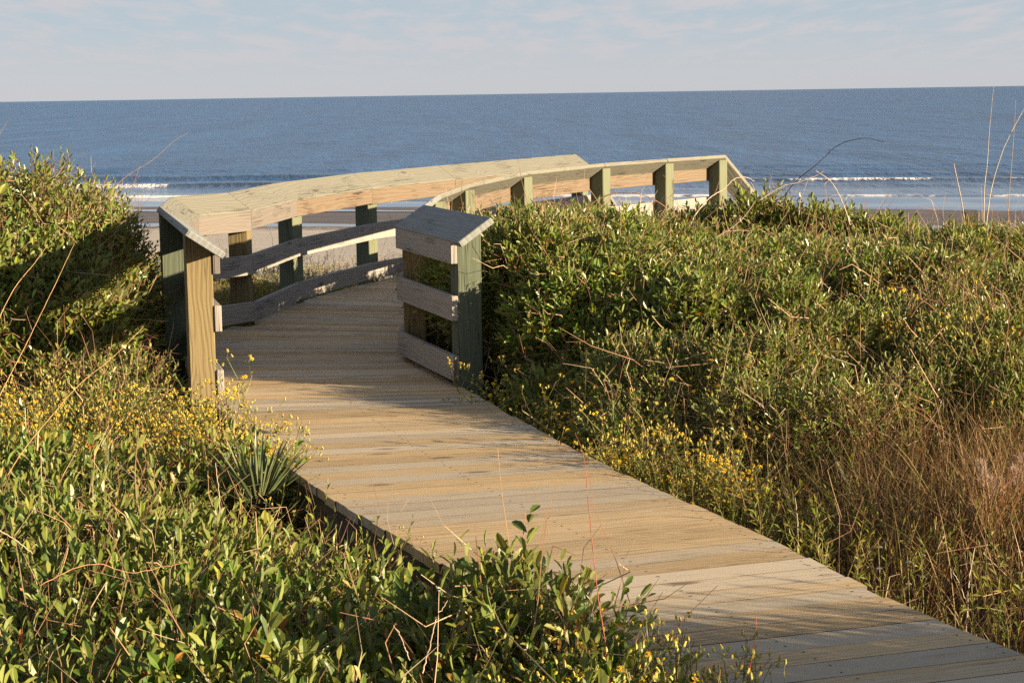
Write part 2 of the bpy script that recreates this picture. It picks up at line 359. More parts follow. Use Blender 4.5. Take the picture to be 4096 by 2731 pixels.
# decking: real planks, mitred to the bend
mid = .5*(EL+ER); s = np.concatenate([[0], np.cumsum(np.linalg.norm(np.diff(mid, axis=0), axis=1))])
npl = int(s[-1]/0.138); planks = []
for i in range(npl):
    a, b = s[-1]*i/npl, s[-1]*(i+1)/npl
    l0, l1 = [np.array([np.interp(q, s, EL[:,0]), np.interp(q, s, EL[:,1])]) for q in (a, b)]
    r0, r1 = [np.array([np.interp(q, s, ER[:,0]), np.interp(q, s, ER[:,1])]) for q in (a, b)]
    ax = (r0-l0)/np.linalg.norm(r0-l0); el, er = random.gauss(0, .004), random.gauss(0, .006)
    gp = random.choice((.004, .005, .007, .010))
    fw = (l1-l0)/np.linalg.norm(l1-l0); l0 = l0+fw*gp/2; l1 = l1-fw*gp/2
    fw = (r1-r0)/np.linalg.norm(r1-r0); r0 = r0+fw*gp/2; r1 = r1-fw*gp/2
    l0 -= ax*(.02+el); l1 -= ax*(.02+el); r0 += ax*(.02+er); r1 += ax*(.02+er)
    z0, z1, tw = random.gauss(0, .0005), random.gauss(0, .0005), random.gauss(0, .0002)
    t = .038
    c = [(*l0, z0+tw), (*l1, z0-tw), (*l1, z0-t), (*l0, z0-t), (*r0, z1+tw), (*r1, z1-tw), (*r1, z1-t), (*r0, z1-t)]
    planks.append(c)
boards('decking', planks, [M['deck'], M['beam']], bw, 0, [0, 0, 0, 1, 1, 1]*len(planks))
nv, nf = [], []
for c in planks:
    c = np.array(c); w0, w1 = c[1]-c[0], c[5]-c[4]
    for f in (.045, .5, .955):
        for h in (.25, .75):
            p = (c[0]+w0*h)*(1-f)+(c[4]+w1*h)*f+np.array([random.gauss(0, .006), random.gauss(0, .005), .0012])
            rr = random.uniform(.0035, .0052); b0 = len(nv)
            nv += [(p[0]+rr*math.cos(a*1.0472), p[1]+rr*math.sin(a*1.0472), p[2]) for a in range(6)]
            nf.append([b0+a for a in range(6)])
tag(build('nail_heads', np.array(nv), [np.array(nf)], [M['nail']], parent=bw), kind='stuff')

def strip_boards(E, side, z0, z1, th, step):
    out = []
    idx = list(range(0, len(E)-1, step)) + [len(E)-1]
    off = []
    for k, i in enumerate(idx):
        t = E[min(i+1, len(E)-1)]-E[max(i-1, 0)]; t = t/np.linalg.norm(t); off.append(np.array([t[1], -t[0]])*side)
    for k in range(len(idx)-1):
        a, b = E[idx[k]], E[idx[k+1]]; na, nb = off[k], off[k+1]
        a2, b2 = a-na*th, b-nb*th
        out.append([(*a, z1), (*a2, z1), (*a2, z0), (*a, z0), (*b, z1), (*b2, z1), (*b2, z0), (*b, z0)])
    return out
for E, sd in ((EL, -1), (ER, 1)):
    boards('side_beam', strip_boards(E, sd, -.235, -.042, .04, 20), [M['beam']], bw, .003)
sup = []
for k in range(30, len(EL), 45):
    for E in (EL, ER):
        a = E[k]*.93+mid[k]*.07; h = .055
        sup.append([(a[0]-h,a[1]-h,-.24),(a[0]+h,a[1]-h,-.24),(a[0]+h,a[1]+h,-.24),(a[0]-h,a[1]+h,-.24),(a[0]-h,a[1]-h,-1.2),(a[0]+h,a[1]-h,-1.2),(a[0]+h,a[1]+h,-1.2),(a[0]-h,a[1]+h,-1.2)])
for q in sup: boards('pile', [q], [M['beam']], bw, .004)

# ---------------------------------------------------------------- railings
LN = [(-1.588, 10.09), (-2.06, 11.97), (-2.185, 13.08), (-1.873, 13.53), (-1.709, 14.94), (-1.235, 16.60), (-0.545, 18.1), (0.80, 20.75)]
RN = [(-0.298, 10.50), (-0.668, 11.67), (-0.625, 12.92), (-0.455, 14.45), (0.01, 16.60), (0.775, 18.22), (1.46, 19.18), (2.09, 19.99)]
ZO, ZI, CW, OV = .955, .826, .188, .045       # cap: outer height, inner height, plan width
def railing(nodes, out_sign, post_mats, rail_spec, cap_mats, near_over, far_over, hidden_mid=None):
    rl = empty_part('railing', bw)
    N = np.array(nodes, float); n = len(N)
    seg = np.diff(N, axis=0); T = seg/np.linalg.norm(seg, axis=1)[:,None]
    nrm = np.stack([T[:,1], -T[:,0]], -1)*out_sign       # pointing outwards, away from the deck
    # mitre normals at nodes
    mn = []
    for i in range(n):
        if i == 0: v = nrm[0]
        elif i == n-1: v = nrm[-1]
        else:
            v = nrm[i-1]+nrm[i]; v = v/np.linalg.norm(v); v = v/max(.5, v @ nrm[i])
        mn.append(v)
    mn = np.array(mn)
    ends0 = N[0]-T[0]*near_over; ends1 = N[-1]+T[-1]*far_over
    K = N.copy(); K[0] = ends0; K[-1] = ends1
    # posts
    for i in range(n):
        k = i if i < n-1 else n-2
        if i in post_mats.get('use_prev', ()): k = i-1
        t, o = T[k], nrm[k]; w = .14
        if i in post_mats.get('rot', {}):
            th_ = R(post_mats['rot'][i]); t = np.array([math.sin(th_), math.cos(th_)]); o = np.array([t[1], -t[0]])*out_sign
        a = N[i]+o*.001; 
        p = [a, a+o*w, a+o*w+t*w, a+t*w]
        ang_top = lambda q: ZI-.049+(ZO-ZI)/CW*max(0, (q-N[i]) @ o + OV)
        top = [(*q, ang_top(q)) for q in p]; bot = [(*q, -.75) for q in p]
        # ring order: end = top ring
        boards('railing_post', [bot+top], [M[post_mats.get(i, post_mats['d'])]], rl, .005)
    # rail boards
    for zb, zt, key in ((.690, .826, 'top'), (.374, .514, 'mid'), (.036, .176, 'low')):
        for i in range(n-1):
            a, b = (N[i] if i else N[0]-T[0]*.012), (N[i+1] if i < n-2 else ends1)
            va, vb = mn[i], mn[i+1]; th = .038; e = .0015
            e = .0028; a0, b0 = a+T[i]*e, b-T[i]*e
            jz = random.gauss(0, .003)
            q = [(*(a0-va*th), zb+jz), (*a0, zb+jz), (*a0, zt+jz), (*(a0-va*th), zt+jz),
                 (*(b0-vb*th), zb+jz), (*b0, zb+jz), (*b0, zt+jz), (*(b0-vb*th), zt+jz)]
            boards('rail_board', [q], [M[rail_spec.get((key, i), rail_spec.get(key))]], rl, .003)
    # slanted cap boards
    sl = (ZO-ZI)/CW; tz = .046
    for i in range(n-1):
        a, b = K[i], K[i+1]; va, vb = mn[i], mn[i+1]; e = .004
        a, b = a+T[i]*e, b-T[i]*e
        ai, ao, bi, bo = a-va*OV, a+va*(CW-OV), b-vb*OV, b+vb*(CW-OV)
        sx = .038*math.sin(math.atan(sl)); cz = .038*math.cos(math.atan(sl))
        # board thickness is square to its own slope
        q = [(*(ai+va*sx), ZI-cz), (*(ao+va*sx), ZO-cz), (*ao, ZO), (*ai, ZI),
             (*(bi+vb*sx), ZI-cz), (*(bo+vb*sx), ZO-cz), (*bo, ZO), (*bi, ZI)]
        boards('cap_board', [q], [M[cap_mats.get(i, cap_mats['d'])]], rl, .004)
    return rl, N, T, nrm, K
boards_l = railing(LN, -1, {'d': 'post_green', 0: 'post', 1: 'post_dark', 3: 'post', 'use_prev': (1,), 'rot': {3: 5, 4: 26, 5: 29, 6: 32}}, {'top': 'rail', 'mid': 'rail_lifted', 'low': 'rail_lifted', ('top', 4): 'rail_orange', ('top', 5): 'rail_orange', ('top', 6): 'rail_orange'}, {'d': 'cap', 0: 'cap_grey'}, .30, .12)
boards_r = railing(RN, 1, {'d': 'post_green', 0: 'post_dark', 1: 'post', 'rot': {2: 26, 3: 27, 4: 30, 5: 34, 6: 40, 7: 42}}, {'top': 'rail_orange', 'mid': 'rail_lifted', 'low': 'rail_lifted', ('top', 0): 'rail_lifted', ('top', 1): 'rail_lifted'}, {'d': 'cap', 0: 'cap_grey', 1: 'cap_grey'}, .19, .10)
# railing post in the long far span of the left side
rl = boards_l[0]
a = .5*(np.array(LN[6])+np.array(LN[7])); t = np.array(LN[7])-np.array(LN[6]); t /= np.linalg.norm(t); o = -np.array([t[1], -t[0]])
p = [a, a+o*.14, a+o*.14+t*.14, a+t*.14]
boards('railing_post', [[(*q, -.75) for q in p]+[(*p[0], .80), (*p[1], .87), (*p[2], .87), (*p[3], .80)]], [M['post_green']], rl, .005)
# stair flight at the seaward end: handrails, stringers and treads going down to the sand
def falling(a, d, z0, L, drop, wdir, w, th, mat, name, par):
    a = np.array(a); b = a+np.array(d)*L
    w = np.array(wdir)*w
    up = (ZO-ZI)*(np.linalg.norm(w) > .1)
    q = [(*a, z0), (*(a+w), z0+up), (*(a+w), z0+up-th), (*a, z0-th)]
    q += [(x+d[0]*L, y+d[1]*L, z-drop) for x, y, z in q]
    return boards(name, [q], [M[mat]], par, .004)
for (bl, sg) in ((boards_l, -1), (boards_r, 1)):
    rl_, N, T, nr, K = bl
    d = T[-1]; e = K[-1]
    falling(e-nr[-1]*OV+d*.004, d, ZI+.001, 2.6, 1.75, nr[-1], CW, .045, 'cap', 'stair_cap_board', rl_)
    falling(e-nr[-1]*.038+d*.004, d, .514, 2.6, 1.75, nr[-1], .037, .14, 'rail', 'stair_rail_board', rl_)
    for L in (1.25, 2.5):
        pp = e+d*L; w = .12; zt = ZI-.05-1.75*L/2.6
        ring = [pp+nr[-1]*.001, pp+nr[-1]*w, pp+nr[-1]*w+d*w, pp+d*w]
        boards('stair_post', [[(*q, -2.4) for q in ring]+[(*q, zt-(.08 if j > 1 else 0)+(.07 if j in (1,2) else 0)) for j, q in enumerate(ring)]], [M['post_green']], rl_, .005)
tl = np.array([.85, 20.75]); tr = np.array([1.92, 19.75]); d = np.array([.68, .73]); tread = []
for k in range(9):
    a = tl+d*(.04+.27*k); b = tr+d*(.04+.27*k); z = -.19*(k+1)
    tread.append([(*a, z), (*(a+d*.26), z), (*(a+d*.26), z-.04), (*a, z-.04), (*b, z), (*(b+d*.26), z), (*(b+d*.26), z-.04), (*b, z-.04)])
boards('stair_tread', tread, [M['deck']], bw, .003)

# ------------------------------------------------------------------ ground, sea, sky
SEA = -2.6
SH = -.276                                   # the shore runs slightly askew: s = y - SH*x
def sstep(a, b, x):
    t = np.clip((x-a)/(b-a), 0, 1); return t*t*(3-2*t)
def ground_z(x, y):
    s = y-SH*x
    dune = -.42+.12*(vnoise(x, y, .5, 1)-.5)
    dune = dune+.25*sstep(1.2, 3.5, np.abs(x-edge_x(y, .5*(EL+ER))))*sstep(6, 10, y)*(1-(x < edge_x(y, .5*(EL+ER)))*sstep(12, 13.5, y))
    beach = -2.12-.48*sstep(38, 71.3, s)*1.0-np.maximum(s-71.3, 0)*.02
    beach = beach+.03*(vnoise(x, y*1.0, .35, 2)-.5)
    beach = beach-.07*np.exp(-((s-59.3)/1.0)**2)+.05*np.exp(-((s-57.3)/.7)**2)
    return dune+(beach-dune)*sstep(20.0, 31, s)
ys = np.concatenate([np.arange(-30, 0, 1.5), np.arange(0, 34, .3), np.arange(34, 80, .5), np.arange(80, 130, 5)])
xs = np.concatenate([-np.geomspace(400, 9, 26), np.arange(-8.4, 8.41, .3), np.geomspace(9, 400, 26)])
X, Y = np.meshgrid(xs, ys); Z = ground_z(X, Y)
nx, ny = len(xs), len(ys); i = np.arange(ny-1)[:,None]*nx+np.arange(nx-1)[None]
Q = np.stack([i, i+1, i+nx+1, i+nx], -1).reshape(-1, 4)
m, nt, out = new_mat('sand'); g = NT(nt)
pos = g.n('ShaderNodeNewGeometry').outputs['Position']; px, py, pz = g.sep(pos)
sv = g.math('ADD', py, g.math('MULTIPLY', px, -SH))
n1 = g.noise(pos, .35, 5.0, .6); n2 = g.noise(pos, 9.0, 6.0, .7); n3 = g.noise(g.scale(pos, (.25, 1.4, 1)), 1.0, 5.0, .6)
sw = g.math('ADD', sv, g.math('MULTIPLY', g.math('SUBTRACT', n3, .5), 2.2))
dry = g.mix(g.mr(n3, .35, .65), (0.45, 0.395, 0.325, 1), (0.38, 0.335, 0.275, 1))
wet = g.mix(g.mr(n3, .4, .6), (0.155, 0.125, 0.10, 1), (0.115, 0.095, 0.078, 1))
wm = g.mr(sw, 58.6, 60.2, 0, 1, True)
band = g.math('MULTIPLY', g.mr(sw, 55.6, 56.6, 0, 1, True), g.mr(sw, 57.6, 58.4, 1, 0, True))
col = g.mix(wm, dry, wet)
col = g.mix(g.math('MULTIPLY', band, g.mr(g.noise(pos, 3.0, 5.0, .7), .35, .6, .35, 1)), col, (0.12, 0.10, 0.085, 1))
duff = g.mix(g.mr(n2, .35, .65), (0.040, 0.028, 0.017, 1), (0.085, 0.06, 0.035, 1))
duffm = g.mr(g.math('ADD', sv, g.math('MULTIPLY', n1, 4.0)), 23.0, 27.0, 1, 0, True)
col = g.mix(duffm, col, duff)
b = g.bump(g.math('ADD', n2, g.math('MULTIPLY', n3, 2.0)), .6, .03)
pr = g.n('ShaderNodeBsdfPrincipled', ins={'Base Color': col, 'Roughness': g.mr(wm, 0, 1, .9, .55), 'Specular IOR Level': .25, 'Normal': b})
nt.links.new(pr.outputs[0], out.inputs[0])
tag(build('ground', np.stack([X, Y, Z], -1).reshape(-1, 3), [Q], [m], smooth=True), 'grey beach sand and dune ground under the scrub', 'ground', kind='structure')

# sea sheet with swell and breaking wave ridges
sr = np.concatenate([np.arange(68, 112, .14), np.geomspace(112, 60000, 170)])
cn = np.linspace(-1, 1, 241)
SS, CC = np.meshgrid(sr, cn, indexing='ij')
wid = 26+(SS-68)*1.1
XX = CC*wid; YY = SS+SH*XX*np.exp(-np.maximum(SS-100, 0)/900)
near = 1/(1+((SS-90)/60)**2)
n_a = vnoise(XX+200, SS*0+3, .16, 5); n_b = vnoise(XX+200, SS, .5, 6); n_c = vnoise(XX+300, SS*0+9, .07, 7)
def ridge(s0, w_front, w_back, h): 
    d = SS-s0; return h*np.where(d < 0, np.exp(-(d/w_front)**2), np.exp(-(d/w_back)**2))
s1 = 87.6+1.2*(n_c-.5)+.5*(n_a-.5); s2 = 96.0+1.5*(n_a-.5); s3 = 78.6+1.1*(n_a-.5)
s1R = 90.8+.8*(n_a-.5)
left = sstep(-2, -9, XX); right = sstep(4, 11, XX)
h1 = ridge(s1, .55, 2.2, .26)*(.12+.88*left*(.75+.5*(n_a-.5)))
h1R = ridge(s1R, .8, 2.6, .22)*right*(.75+.6*(n_c-.4))
h2 = ridge(s2, 1.0, 3.0, .22)*sstep(3, -4, XX)*(.7+.4*n_a)
h2R = ridge(98.5, 1.2, 3, .12)*sstep(2, 8, XX)
h3 = ridge(s3, .25, .8, .07)
ZZ = SEA+h1+h1R+h2+h2R+h3+.05*near*(n_b-.5)+.04*near*np.sin(SS*1.1+6*n_c)
foam = np.zeros_like(ZZ)
foam += np.exp(-((SS-s3+.1)/.6)**2)*(.60+.7*(n_b-.5))
foam += 1.1*sstep(-15.4, -16.6, XX)*np.exp(-((SS-s1+.35)/.9)**2)*(.75+.5*(n_b-.5))
foam += .92*right*np.exp(-((SS-s1R+.2)/.7)**2)*(n_b*1.1)
foam += .30*np.exp(-((SS-74.2)/.9)**2)*n_b
nx, ny = XX.shape[1], XX.shape[0]; i = np.arange(ny-1)[:,None]*nx+np.arange(nx-1)[None]
Q = np.stack([i, i+1, i+nx+1, i+nx], -1).reshape(-1, 4)
m, nt, out = new_mat('sea_water'); g = NT(nt)
pos = g.n('ShaderNodeNewGeometry').outputs['Position']; px, py, pz = g.sep(pos)
sv = g.math('ADD', py, g.math('MULTIPLY', px, -SH))
w1 = g.noise(g.scale(pos, (.36, .085, 1)), 1.0, 6.0, .66)
w2 = g.noise(g.scale(pos, (1.9, 1.0, 1)), 1.0, 4.0, .6)
w3 = g.noise(g.scale(pos, (.22, .020, 1)), 1.0, 9.0, .74)
calm = g.math('ADD', g.mr(sv, 76, 90, .012, .35, True), g.mr(sv, 88, 112, 0, .65, True))
hh = g.math('ADD', g.math('MULTIPLY', w1, .8), g.math('MULTIPLY', w2, .28))
b = g.n('ShaderNodeBump', ins={'Height': hh, 'Strength': calm, 'Distance': 2.6}).outputs[0]
deep = g.mix(g.mr(w3, .36, .64), (0.002, 0.030, 0.095, 1), (0.020, 0.090, 0.220, 1))
far = g.mr(sv, 250, 2500, 0, 1, True)
deep = g.mix(g.math('MULTIPLY', far, .75), deep, (0.004, 0.046, 0.130, 1))
shal = g.mix(g.mr(sv, 72, 104, 0, 1, True), (0.10, 0.125, 0.165, 1), deep)
murk = g.math('MULTIPLY', g.mr(pz, SEA+.075, SEA+.15, 0, 1, True), g.mr(sv, 86, 97, 1, .6))
shal = g.mix(g.math('MULTIPLY', murk, .85), shal, (0.040, 0.055, 0.065, 1))
fa = g.n('ShaderNodeAttribute', attribute_name='foam').outputs['Fac']
fn = g.noise(g.scale(pos, (2.6, 2.2, 2)), 1.0, 5.0, .7)
fm = g.mr(g.math('ADD', fa, g.math('MULTIPLY', g.math('SUBTRACT', fn, .5), 1.5)), .48, .72, 0, 1, True)
col = g.mix(fm, shal, (0.70, 0.68, 0.66, 1))
pr = g.n('ShaderNodeBsdfPrincipled', ins={'Base Color': col, 'Roughness': g.math('ADD', g.mr(sv, 76, 96, .10, .24, True), g.math('MULTIPLY', fm, .5)), 'Specular IOR Level': g.math('MULTIPLY', g.mr(sv, 72, 100, .5, .42), g.math('SUBTRACT', 1.0, fm)), 'Normal': b})
nt.links.new(pr.outputs[0], out.inputs[0])
tag(build('sea', np.stack([XX, YY, ZZ], -1).reshape(-1, 3), [Q], [m], smooth=True, attr={'foam': foam.ravel()}), 'blue sea with low breaking waves', 'sea', kind='structure')

# tidal pool: a long shallow runnel on the beach
xs = np.linspace(-30, 30, 121)
wv = .62+.5*vnoise(xs+50, xs*0, .35, 12)
a = np.stack([xs, 59.3+SH*xs-wv, np.full_like(xs, -2.47)], -1); b_ = np.stack([xs, 59.3+SH*xs+wv*.9, np.full_like(xs, -2.47)], -1)
V = np.stack([a, b_], 1).reshape(-1, 3); i = np.arange(120)*2
m, nt, out = new_mat('pool_water'); g = NT(nt)
pos = g.n('ShaderNodeNewGeometry').outputs['Position']
b = g.bump(g.noise(g.scale(pos, (1.5, 4, 1)), 1.0, 3.0), .15, .02)
pr = g.n('ShaderNodeBsdfPrincipled', ins={'Base Color': (.10, .10, .11, 1), 'Roughness': .06, 'Specular IOR Level': .5, 'Normal': b})
nt.links.new(pr.outputs[0], out.inputs[0])
tag(build('tidal_pool', V, [np.stack([i, i+2, i+3, i+1], -1)], [m]), 'narrow strip of shallow water lying on the sand', 'water', kind='structure')

# ------------------------------------------------------------------ vegetation masses
def lobes_shell(lobes, per_m2, deep=(.72, 1.04), keep_in=.80, deck_clear=True, over=False):
    """points and outward normals spread through the outer shell of a heap of ellipsoids"""
    Lb = np.array(lobes, float); PP, NN = [], []
    for c0, c1, c2, a, b, c in Lb:
        area = 4*np.pi*(((a*b)**1.6+(a*c)**1.6+(b*c)**1.6)/3)**(1/1.6)
        n = rng.poisson(area*per_m2)
        u = unit(rng.normal(size=(n, 3))); f = rng.uniform(*deep, n)**1.0
        p = np.array([c0, c1, c2])+u*np.array([a, b, c])*f[:,None]
        nn = unit(u/np.array([a, b, c])); PP.append(p); NN.append(nn)
    P = np.concatenate(PP); N = np.concatenate(NN)
    ok = P[:,2] > ground_z(P[:,0], P[:,1])+.02
    P, N = P[ok], N[ok]
    cnt = np.zeros(len(P), bool)
    for c0, c1, c2, a, b, c in Lb:
        q = ((P[:,0]-c0)/a)**2+((P[:,1]-c1)/b)**2+((P[:,2]-c2)/c)**2
        cnt |= q < keep_in**2*.72
    P, N = P[~cnt], N[~cnt]
    if deck_clear:
        ok = ~in_deck(P[:,:2]) | ((P[:,2] > .05) if over else False); P, N = P[ok], N[ok]
    return P, N

def heading(N, up=.7, jit=.45):
    return unit(N*.8+np.array([0, 0, up])+rng.normal(0, jit, N.shape))

# --- right-hand thicket: one mass of small-leaved dune scrub
def right_s(x, y): return x-edge_x(y, ER)
lobes = []
for yy in np.arange(8.9, 17.3, .42):
    for xx in np.arange(-.6, 6.6, .42):
        x = xx+random.uniform(-.16, .16); y = yy+random.uniform(-.16, .16)
        sd = right_s(x, y)*.94
        if sd < (.30 if y < 10.5 else .29) or x > .62*y*.5+1.6: continue
        top = -.08+.68*float(sstep(-.1, 1.15, np.array(sd)))+random.uniform(-.10, .08)
        if y > 10.45: top = max(top, -.08+.62*float(sstep(-.35, .45, np.array(sd))))
        top = min(.84, top+.30*float(sstep(10.3, 10.9, np.array(y)))*float(sstep(13.6, 11.8, np.array(y)))*math.exp(-((x-.15)/.9)**2))
        top *= 1-.55*float(sstep(10.4, 8.7, np.array(y)))*(1 if sd > .2 else 0)
        if y > 12.6: top = min(top, .48)
        top -= .13*float(sstep(2.4, 3.6, np.array(x)))
        rx = random.uniform(.27, .40); rz = random.uniform(.28, .42)
        lobes.append((x, y, top-rz, rx, rx, rz))
# bush right beside the end post of the right railing
for q in [(.22, 11.2, .3, .35, .35, .55), (.14, 12.0, .35, .36, .4, .5), (.16, 10.85, .35, .24, .24, .48), (.06, 11.35, .45, .31, .30, .42), (.35, 10.7, .2, .30, .28, .5), (-.02, 12.0, .42, .32, .4, .42), (.05, 13.0, .38, .36, .4, .40), (.28, 14.0, .34, .4, .45, .40), (.62, 15.2, .28, .4, .45, .40), (3.0, 12.45, .36, .34, .3, .34), (3.35, 12.4, .34, .34, .3, .34)]:
    lobes.append(q)
P, N = lobes_shell(lobes, 640)
bag = Bag()
nr_ = P[:,1] < 12.0
for sel, tm in ((nr_, T_MID), (~nr_, T_LO)):
    p, nn = P[sel], N[sel]; n = len(p)
    shoots(bag, p-nn*.03, heading(nn), rng.uniform(.06, .14, n), 8, .041, .0155, tm, 0, 1, .0014)
sel = rng.random(len(P)) < .15
twigs(bag, P[sel], (.10, .38), .0017, 1, .3)
bare = P[(rng.random(len(P)) < .022)]
twigs(bag, bare-np.array([0, 0, .05]), (.12, .32), .0014, 2, .6)
print('thicket shoots', len(P))
tag(bag.build('dune_thicket', [M['leaf'], M['twig'], M['twig_pale']]), 'dense small-leaved green scrub covering the dune right of the boardwalk', 'scrub', kind='stuff')

def shrub(name, lobes, per, label, leafmat_, leafL, leafW, tmpl, ln=(.10, .22), nl=8, trunk=None, twig_frac=.2, group=None, clear=True, deep=(.72, 1.04), base=None, over=False):
    P, N = lobes_shell(lobes, per, deck_clear=clear, deep=deep, over=over)
    c = np.array(lobes)[:, :3].mean(0); bx, by = base if base else (c[0], c[1])
    gz = float(ground_z(np.array(bx), np.array(by)))
    org = np.array([bx, by, gz])
    t = thing(name, tuple(org), label, 'shrub', group)
    n = len(P); bag = Bag()
    shoots(bag, P-org-N*.04, heading(N, .75, .38), rng.uniform(*ln, n), nl, leafL, leafW, tmpl, 0, 1, .0018)
    bag.build('foliage', [M[leafmat_], M['twig']], t)
    br = Bag()
    k = min(len(P), 26+len(lobes)*10); idx = rng.choice(len(P), k, replace=False)
    for j in idx:
        e = P[j]-org; st = np.array([*(rng.normal(0, .10, 2)), -.05]); st[:2] += e[:2]*.45
        st[2] = float(ground_z(np.array(st[0]+org[0]), np.array(st[1]+org[1])))-org[2]-.05
        m1 = st*.5+e*.5+np.array([0, 0, .05])+rng.normal(0, .05, 3)
        tt = np.linspace(0, 1, 6)[:,None]
        pl = (1-tt)**2*st+2*tt*(1-tt)*m1+tt**2*e
        put_tubes(br, pl[None], np.array([[.010, .008, .006, .0045, .003, .0015]]), 5, 0)
    sel = rng.random(len(P)) < twig_frac
    twigs(br, P[sel]-org, (.12, .4), .0018, 0, .4)
    br.build('branches', [M['twig']], t)
    print(name, n)
    return t

# --- left mound
mound = [(-3.75, 11.7, .14, 1.05, .95, 1.16), (-2.90, 11.75, .15, .66, .75, 1.02), (-4.7, 11.9, .1, 1.1, 1.0, 1.22), (-3.2, 11.0, .0, .75, .7, .85),
         (-4.1, 10.7, .0, .9, .7, .80), (-2.72, 11.1, -.05, .5, .6, .80), (-5.6, 11.5, 0, 1.0, 1.0, 1.1), (-2.64, 12.2, .15, .42, .6, .82), (-3.4, 12.6, .2, .9, .8, .9)]
shrub('mound_shrub', mound, 420, 'tall rounded green bush beside the left railing, half in shadow', 'leaf_mound', .050, .022, T_MID, (.10, .20), 8, twig_frac=.25)
# --- scrub under the railing shadow, left of the near post
low = []
for y in np.arange(9.3, 10.9, .4):
    for x in np.arange(-4.6, -1.9, .42):
        if x > edge_x(np.array(y), EL)-.25: continue
        low.append((x+random.uniform(-.1, .1), y+random.uniform(-.1, .1), -.35, .32, .32, .36+.22*float(sstep(9.2, 10.8, np.array(y)))+random.uniform(-.05, .08)))
shrub('shaded_shrub', low, 330, 'low dark twiggy scrub behind the yellow flowers left of the tan end post', 'leaf', .045, .019, T_MID, (.08, .18), 8, twig_frac=.6, over=True)
# --- left foreground shrubs: broad wax leaves
def fore(x0, x1, y0, y1, ztop, edge=.12):
    L = []
    for y in np.arange(y0, y1, .36):
        for x in np.arange(x0, x1, .36):
            xx = x+random.uniform(-.12, .12); yy = y+random.uniform(-.12, .12)
            if xx > edge_x(np.array(yy), EL)-edge: continue
            if (xx+1.02)**2+(yy-7.75)**2 < .16 or (yy > 6.2 and yy < 7.5 and xx > edge_x(np.array(yy), EL)-.5 and random.random() < .75): continue
            zt = ztop(xx, yy)+random.uniform(-.07, .07); rz = random.uniform(.2, .3)
            L.append((xx, yy, zt-rz, random.uniform(.25, .34), random.uniform(.25, .34), rz))
    return L
shrub('wax_leaf_shrub', fore(-2.6, -.45, 7.0, 8.7, lambda x, y: -.02-.20*float(sstep(-1.35, -.75, np.array(x)))), 210, 'broad-leaved green shrub growing below the row of yellow flowers at left', 'leaf_near', .058, .021, T_NEAR, (.10, .22), 8, twig_frac=.4)
shrub('wax_leaf_shrub', fore(-2.2, .3, 5.5, 7.0, lambda x, y: -.03-.10*float(sstep(-.7, -.1, np.array(x)))-.22*float(sstep(6.0, 6.9, np.array(y)))*float(sstep(-1.1, -.4, np.array(x)))), 225, 'wide leafy shrub filling the ground left of the open plank edge', 'leaf_near', .058, .021, T_NEAR, (.10, .22), 8, twig_frac=.4)
shrub('wax_leaf_shrub', fore(-1.9, 1.1, 3.7, 5.5, lambda x, y: .0-.05*float(sstep(4.8, 4.0, np.array(y))))+[(.0, 5.45, -.04, .2, .22, .2), (.12, 5.2, -.02, .2, .2, .2), (-.12, 5.6, -.10, .22, .2, .22)], 200, 'dark leafy shrub with glossy leaves and bare stems nearest the camera', 'leaf_near', .062, .0225, T_NEAR, (.10, .22), 8, twig_frac=.4, over=True)
# --- dark evergreen clump on the crest by the stair rail
shrub('crest_shrub', [(1.98, 15.2, .36, .42, .42, .34), (2.45, 15.0, .32, .42, .4, .32), (1.55, 15.3, .28, .35, .4, .32), (2.9, 14.8, .24, .4, .4, .30)], 520, 'dark glossy clump on the crest of the scrub just right of the stair handrail', 'leaf_near', .055, .024, T_MID, (.10, .20), 8)
# --- taller scrub out of frame on the right: it shades the near end of the deck
sh = []
for k in range(110):
    x = random.uniform(2.6, 5.6); y = random.uniform(.8, 4.8)
    if x < edge_x(np.array(y), ER)+.75 or y+.437*x > 6.7 or (y+.437*x > 5.7 and random.random() < .72): continue
    r = random.uniform(.35, .55); sh.append((x, y, random.uniform(.02, .28), r, r, random.uniform(.42, .58)))
shrub('roadside_shrub', sh, 140, 'taller loose green scrub standing right of the near end of the planks', 'leaf', .055, .024, T_LO, (.12, .28), 8)

# --- low weeds in the hollow behind the left railing and along both edges: uncountable ground cover
bag = Bag()
def area_pts(n, x0, x1, y0, y1, cond=None, zl=(.0, .2)):
    p = np.stack([rng.uniform(x0, x1, n), rng.uniform(y0, y1, n)], -1)
    ok = ~in_deck(p)
    if cond is not None: ok &= cond(p[:,0], p[:,1])
    p = p[ok]; z = ground_z(p[:,0], p[:,1])+rng.uniform(*zl, len(p))
    return np.concatenate([p, z[:,None]], -1)
WP = [area_pts(9000, -6.0, 1.2, 12.9, 21.5, lambda x, y: x < edge_x(y, EL)-.05, (.0, .22)),
      area_pts(5200, -3.0, .2, 6.3, 10.2, lambda x, y: (x < edge_x(y, EL)-.02) & (x > edge_x(y, EL)-1.3), (.0, .34)),
      area_pts(3800, -.3, 3.0, 5.5, 10.8, lambda x, y: (x > edge_x(y, ER)+.02) & (x < edge_x(y, ER)+1.0) & (rng.random(len(x)) < np.where(y < 7.3, .4, 1.0)), (.0, .34)),
      area_pts(2600, .6, 4.6, 4.0, 9.2, lambda x, y: (x > edge_x(y, ER)+.05) & (rng.random(len(x)) < np.where(y < 7.3, .35, 1.0)), (.0, .34))]
for W in WP:
    n = len(W)
    shoots(bag, W, unit(rng.normal(0, .45, (n, 3))+np.array([0, 0, 1])), rng.uniform(.08, .2, n), 8, .030, .0085, T_LO, 0, 1, .0012)
    twigs(bag, W[rng.random(n) < .30], (.12, .4), .0014, 2, .8)
